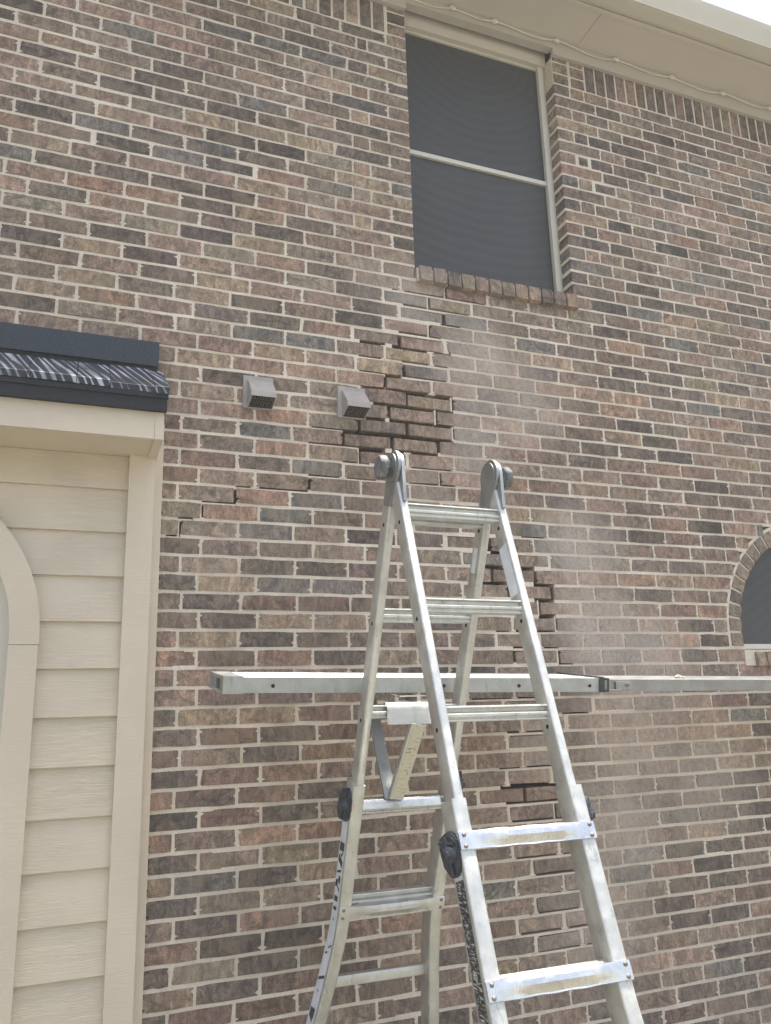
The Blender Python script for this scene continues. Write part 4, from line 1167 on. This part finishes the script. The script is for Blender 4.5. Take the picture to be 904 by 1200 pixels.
for px in (320.5, 521, 609, 692):
    x = at(px, 802, PY)[0]
    MB().disc(pp((x - PXL), -.0012, -.026), -pv, .0058, .0015, 14).build('side_hole_disc', HOLE_SHADE, outer)  # dark disc in place of the hole's inner shade
# collar where the inner section slides out
col_ = MB()
pbox(col_, la - .004, la + .014, -.006, -.001, -.049, .003)
pbox(col_, la - .004, la + .014, WPL + .001, WPL + .006, -.049, .003)
pbox(col_, la - .004, la + .014, -.006, WPL + .006, .0008, .005)
pbox(col_, la + .014, la + .034, -.006, -.002, -.047, -.041)
pbox(col_, la + .014, la + .034, -.006, -.002, -.006, .001)
pbox(col_, la + .029, la + .034, -.006, -.002, -.041, -.006)
col_.build('collar', PLAST, plank)
pbox(MB(), la + .070, la + .135, .001, .0085, -.038, -.012).build('latch_plate', ALU_DK, inner)
MB().disc(pp(la + .118, .001, -.024), -pv, .006, .006, 10).build('latch_bolt', STEEL, inner)
pbox(MB(), la + .034, la + .092, .0, .0035, -.041, -.0385).build('latch_rod', ALU_BR, inner)
# crumbs of mortar left on it
def crumb(px, py, r, label, seed, mat):
    b = .10
    x = at(px, py, PY + .09)[0] - PXL
    me = bpy.data.meshes.new('mortar_chip'); bm = bmesh.new(); bmesh.ops.create_icosphere(bm, subdivisions=2, radius=r)
    rr_ = np.random.default_rng(seed)
    for v in bm.verts:
        v.co *= 1 + rr_.normal(0, .16); v.co.z *= .7
    bm.to_mesh(me); bm.free(); me.materials.append(mat)
    o = link('mortar_chip', me); o.location = pp(x, b, r * .5 - .006); tag(o, label, 'debris', 'crumbs on the plank')
crumb(797, 793, .012, 'largest crumb of mortar lying on the right part of the plank', 3, MORTAR)
crumb(803, 795, .007, 'small crumb right beside the largest crumb on the plank', 4, MORTAR)

# ------------------------------------------------------------------ ladder jack that carries the plank
jack = empty('ladder_jack', tuple(back.p(0, back.s0 + .61, -.03)), 'aluminium ladder jack hooked over two back rungs, holding up the plank', 'ladder jack')
k3 = back.s0 + .305 * 2; k4 = back.s0 + .305 * 3
def sleeve(k, x0, x1, drop, mat, name):
    c = back.p(0, k, -.008)
    prof = []
    R0 = .0235
    ang = list(np.linspace(0, math.pi, 11))
    outer_ = [(-.018 + R0 * math.cos(a), .004 + R0 * math.sin(a)) for a in ang]
    front_ = [(-.018 + R0, .0), (-.018 + R0 + .001, -drop)]
    inner_ = [(-.018 + (R0 - .003) * math.cos(a), .004 + (R0 - .003) * math.sin(a)) for a in ang]
    poly = [front_[1]] + outer_ + [(-.018 - R0, -.02), (-.018 - R0 + .003, -.02)] + inner_[::-1] + [(-.018 + R0 - .002, -drop)]
    return MB().sweep([[c + AX * x + NN * a + V * b for a, b in poly] for x in (x0, x1)]).build(name, mat, jack, smooth=40)
sleeve(k3, -.098, .052, .040, ALU, 'upper_hook')
sleeve(k4, -.150, .125, .006, ALU_BR, 'lower_hook')
c3 = back.p(0, k3, -.008); c4 = back.p(0, k4, -.008)
sA = c3 + AX * .005 + NN * .000 - V * .038; sB = c4 + AX * -.030 + NN * .004 + V * .022
strut = MB().bar(sA, sB, .048, AX, .020, .002).build('strut', ALU, jack)
u_ = (sB - sA) / np.linalg.norm(sB - sA); nl = np.cross(u_, AX); nl = nl if nl @ NN > 0 else -nl
l0 = sA + u_ * .008 + nl * .0115; l1 = sB - u_ * .018 + nl * .0115
MB().add([l0 - AX * .019, l0 + AX * .021, l1 + AX * .021, l1 - AX * .019], [(0,1,2,3)]).build('worn_label', YLABEL, strut)
# arm under the plank and its brace
armz = pp(.5, 0, -.047)
plz = lambda y: PZ + slope * (1.0 - PXL) - .048 + (y - PY) * math.tan(PT)
ya = c3[1] + .02; yb = -.225
for x in (-.055, .02):
    MB().bar((c3[0] + x, ya, plz(ya) - .016), (c3[0] + x, yb, plz(yb) - .016), .026, (0, 0, 1), .012).build('arm', ALU_BR, jack)
MB().bar((c3[0] - .075, -.60, plz(-.60) - .001), (c3[0] + .045, -.60, plz(-.60) - .001), .03, (0, 1, 0), .004).build('arm_plate', ALU_BR, jack)
for x in (-.055,):
    MB().bar(c4 + AX * (x + .01) + V * .02, (c3[0] + x, -.30, plz(-.30) - .03), .038, (1, 0, .2), .012).build('brace', ALU_DK, jack)

# ------------------------------------------------------------------ dusty air round the whole place, also standing in for the lens veil
hz = MB().box(-420, 420, -420, 420, GROUND - 1.0, 7.6).build('haze', MORTAR)
hz['kind'] = 'stuff'
hz.data.materials.clear()
hm = bpy.data.materials.new('haze'); hm.use_nodes = True
hn = hm.node_tree.nodes; hn.clear()
ho = hn.new('ShaderNodeOutputMaterial'); pv = hn.new('ShaderNodeVolumePrincipled')
pv.inputs['Color'].default_value = (0.95, 0.94, 0.90, 1); pv.inputs['Density'].default_value = 0.010
hm.node_tree.links.new(pv.outputs[0], ho.inputs['Volume'])
hz.data.materials.append(hm)
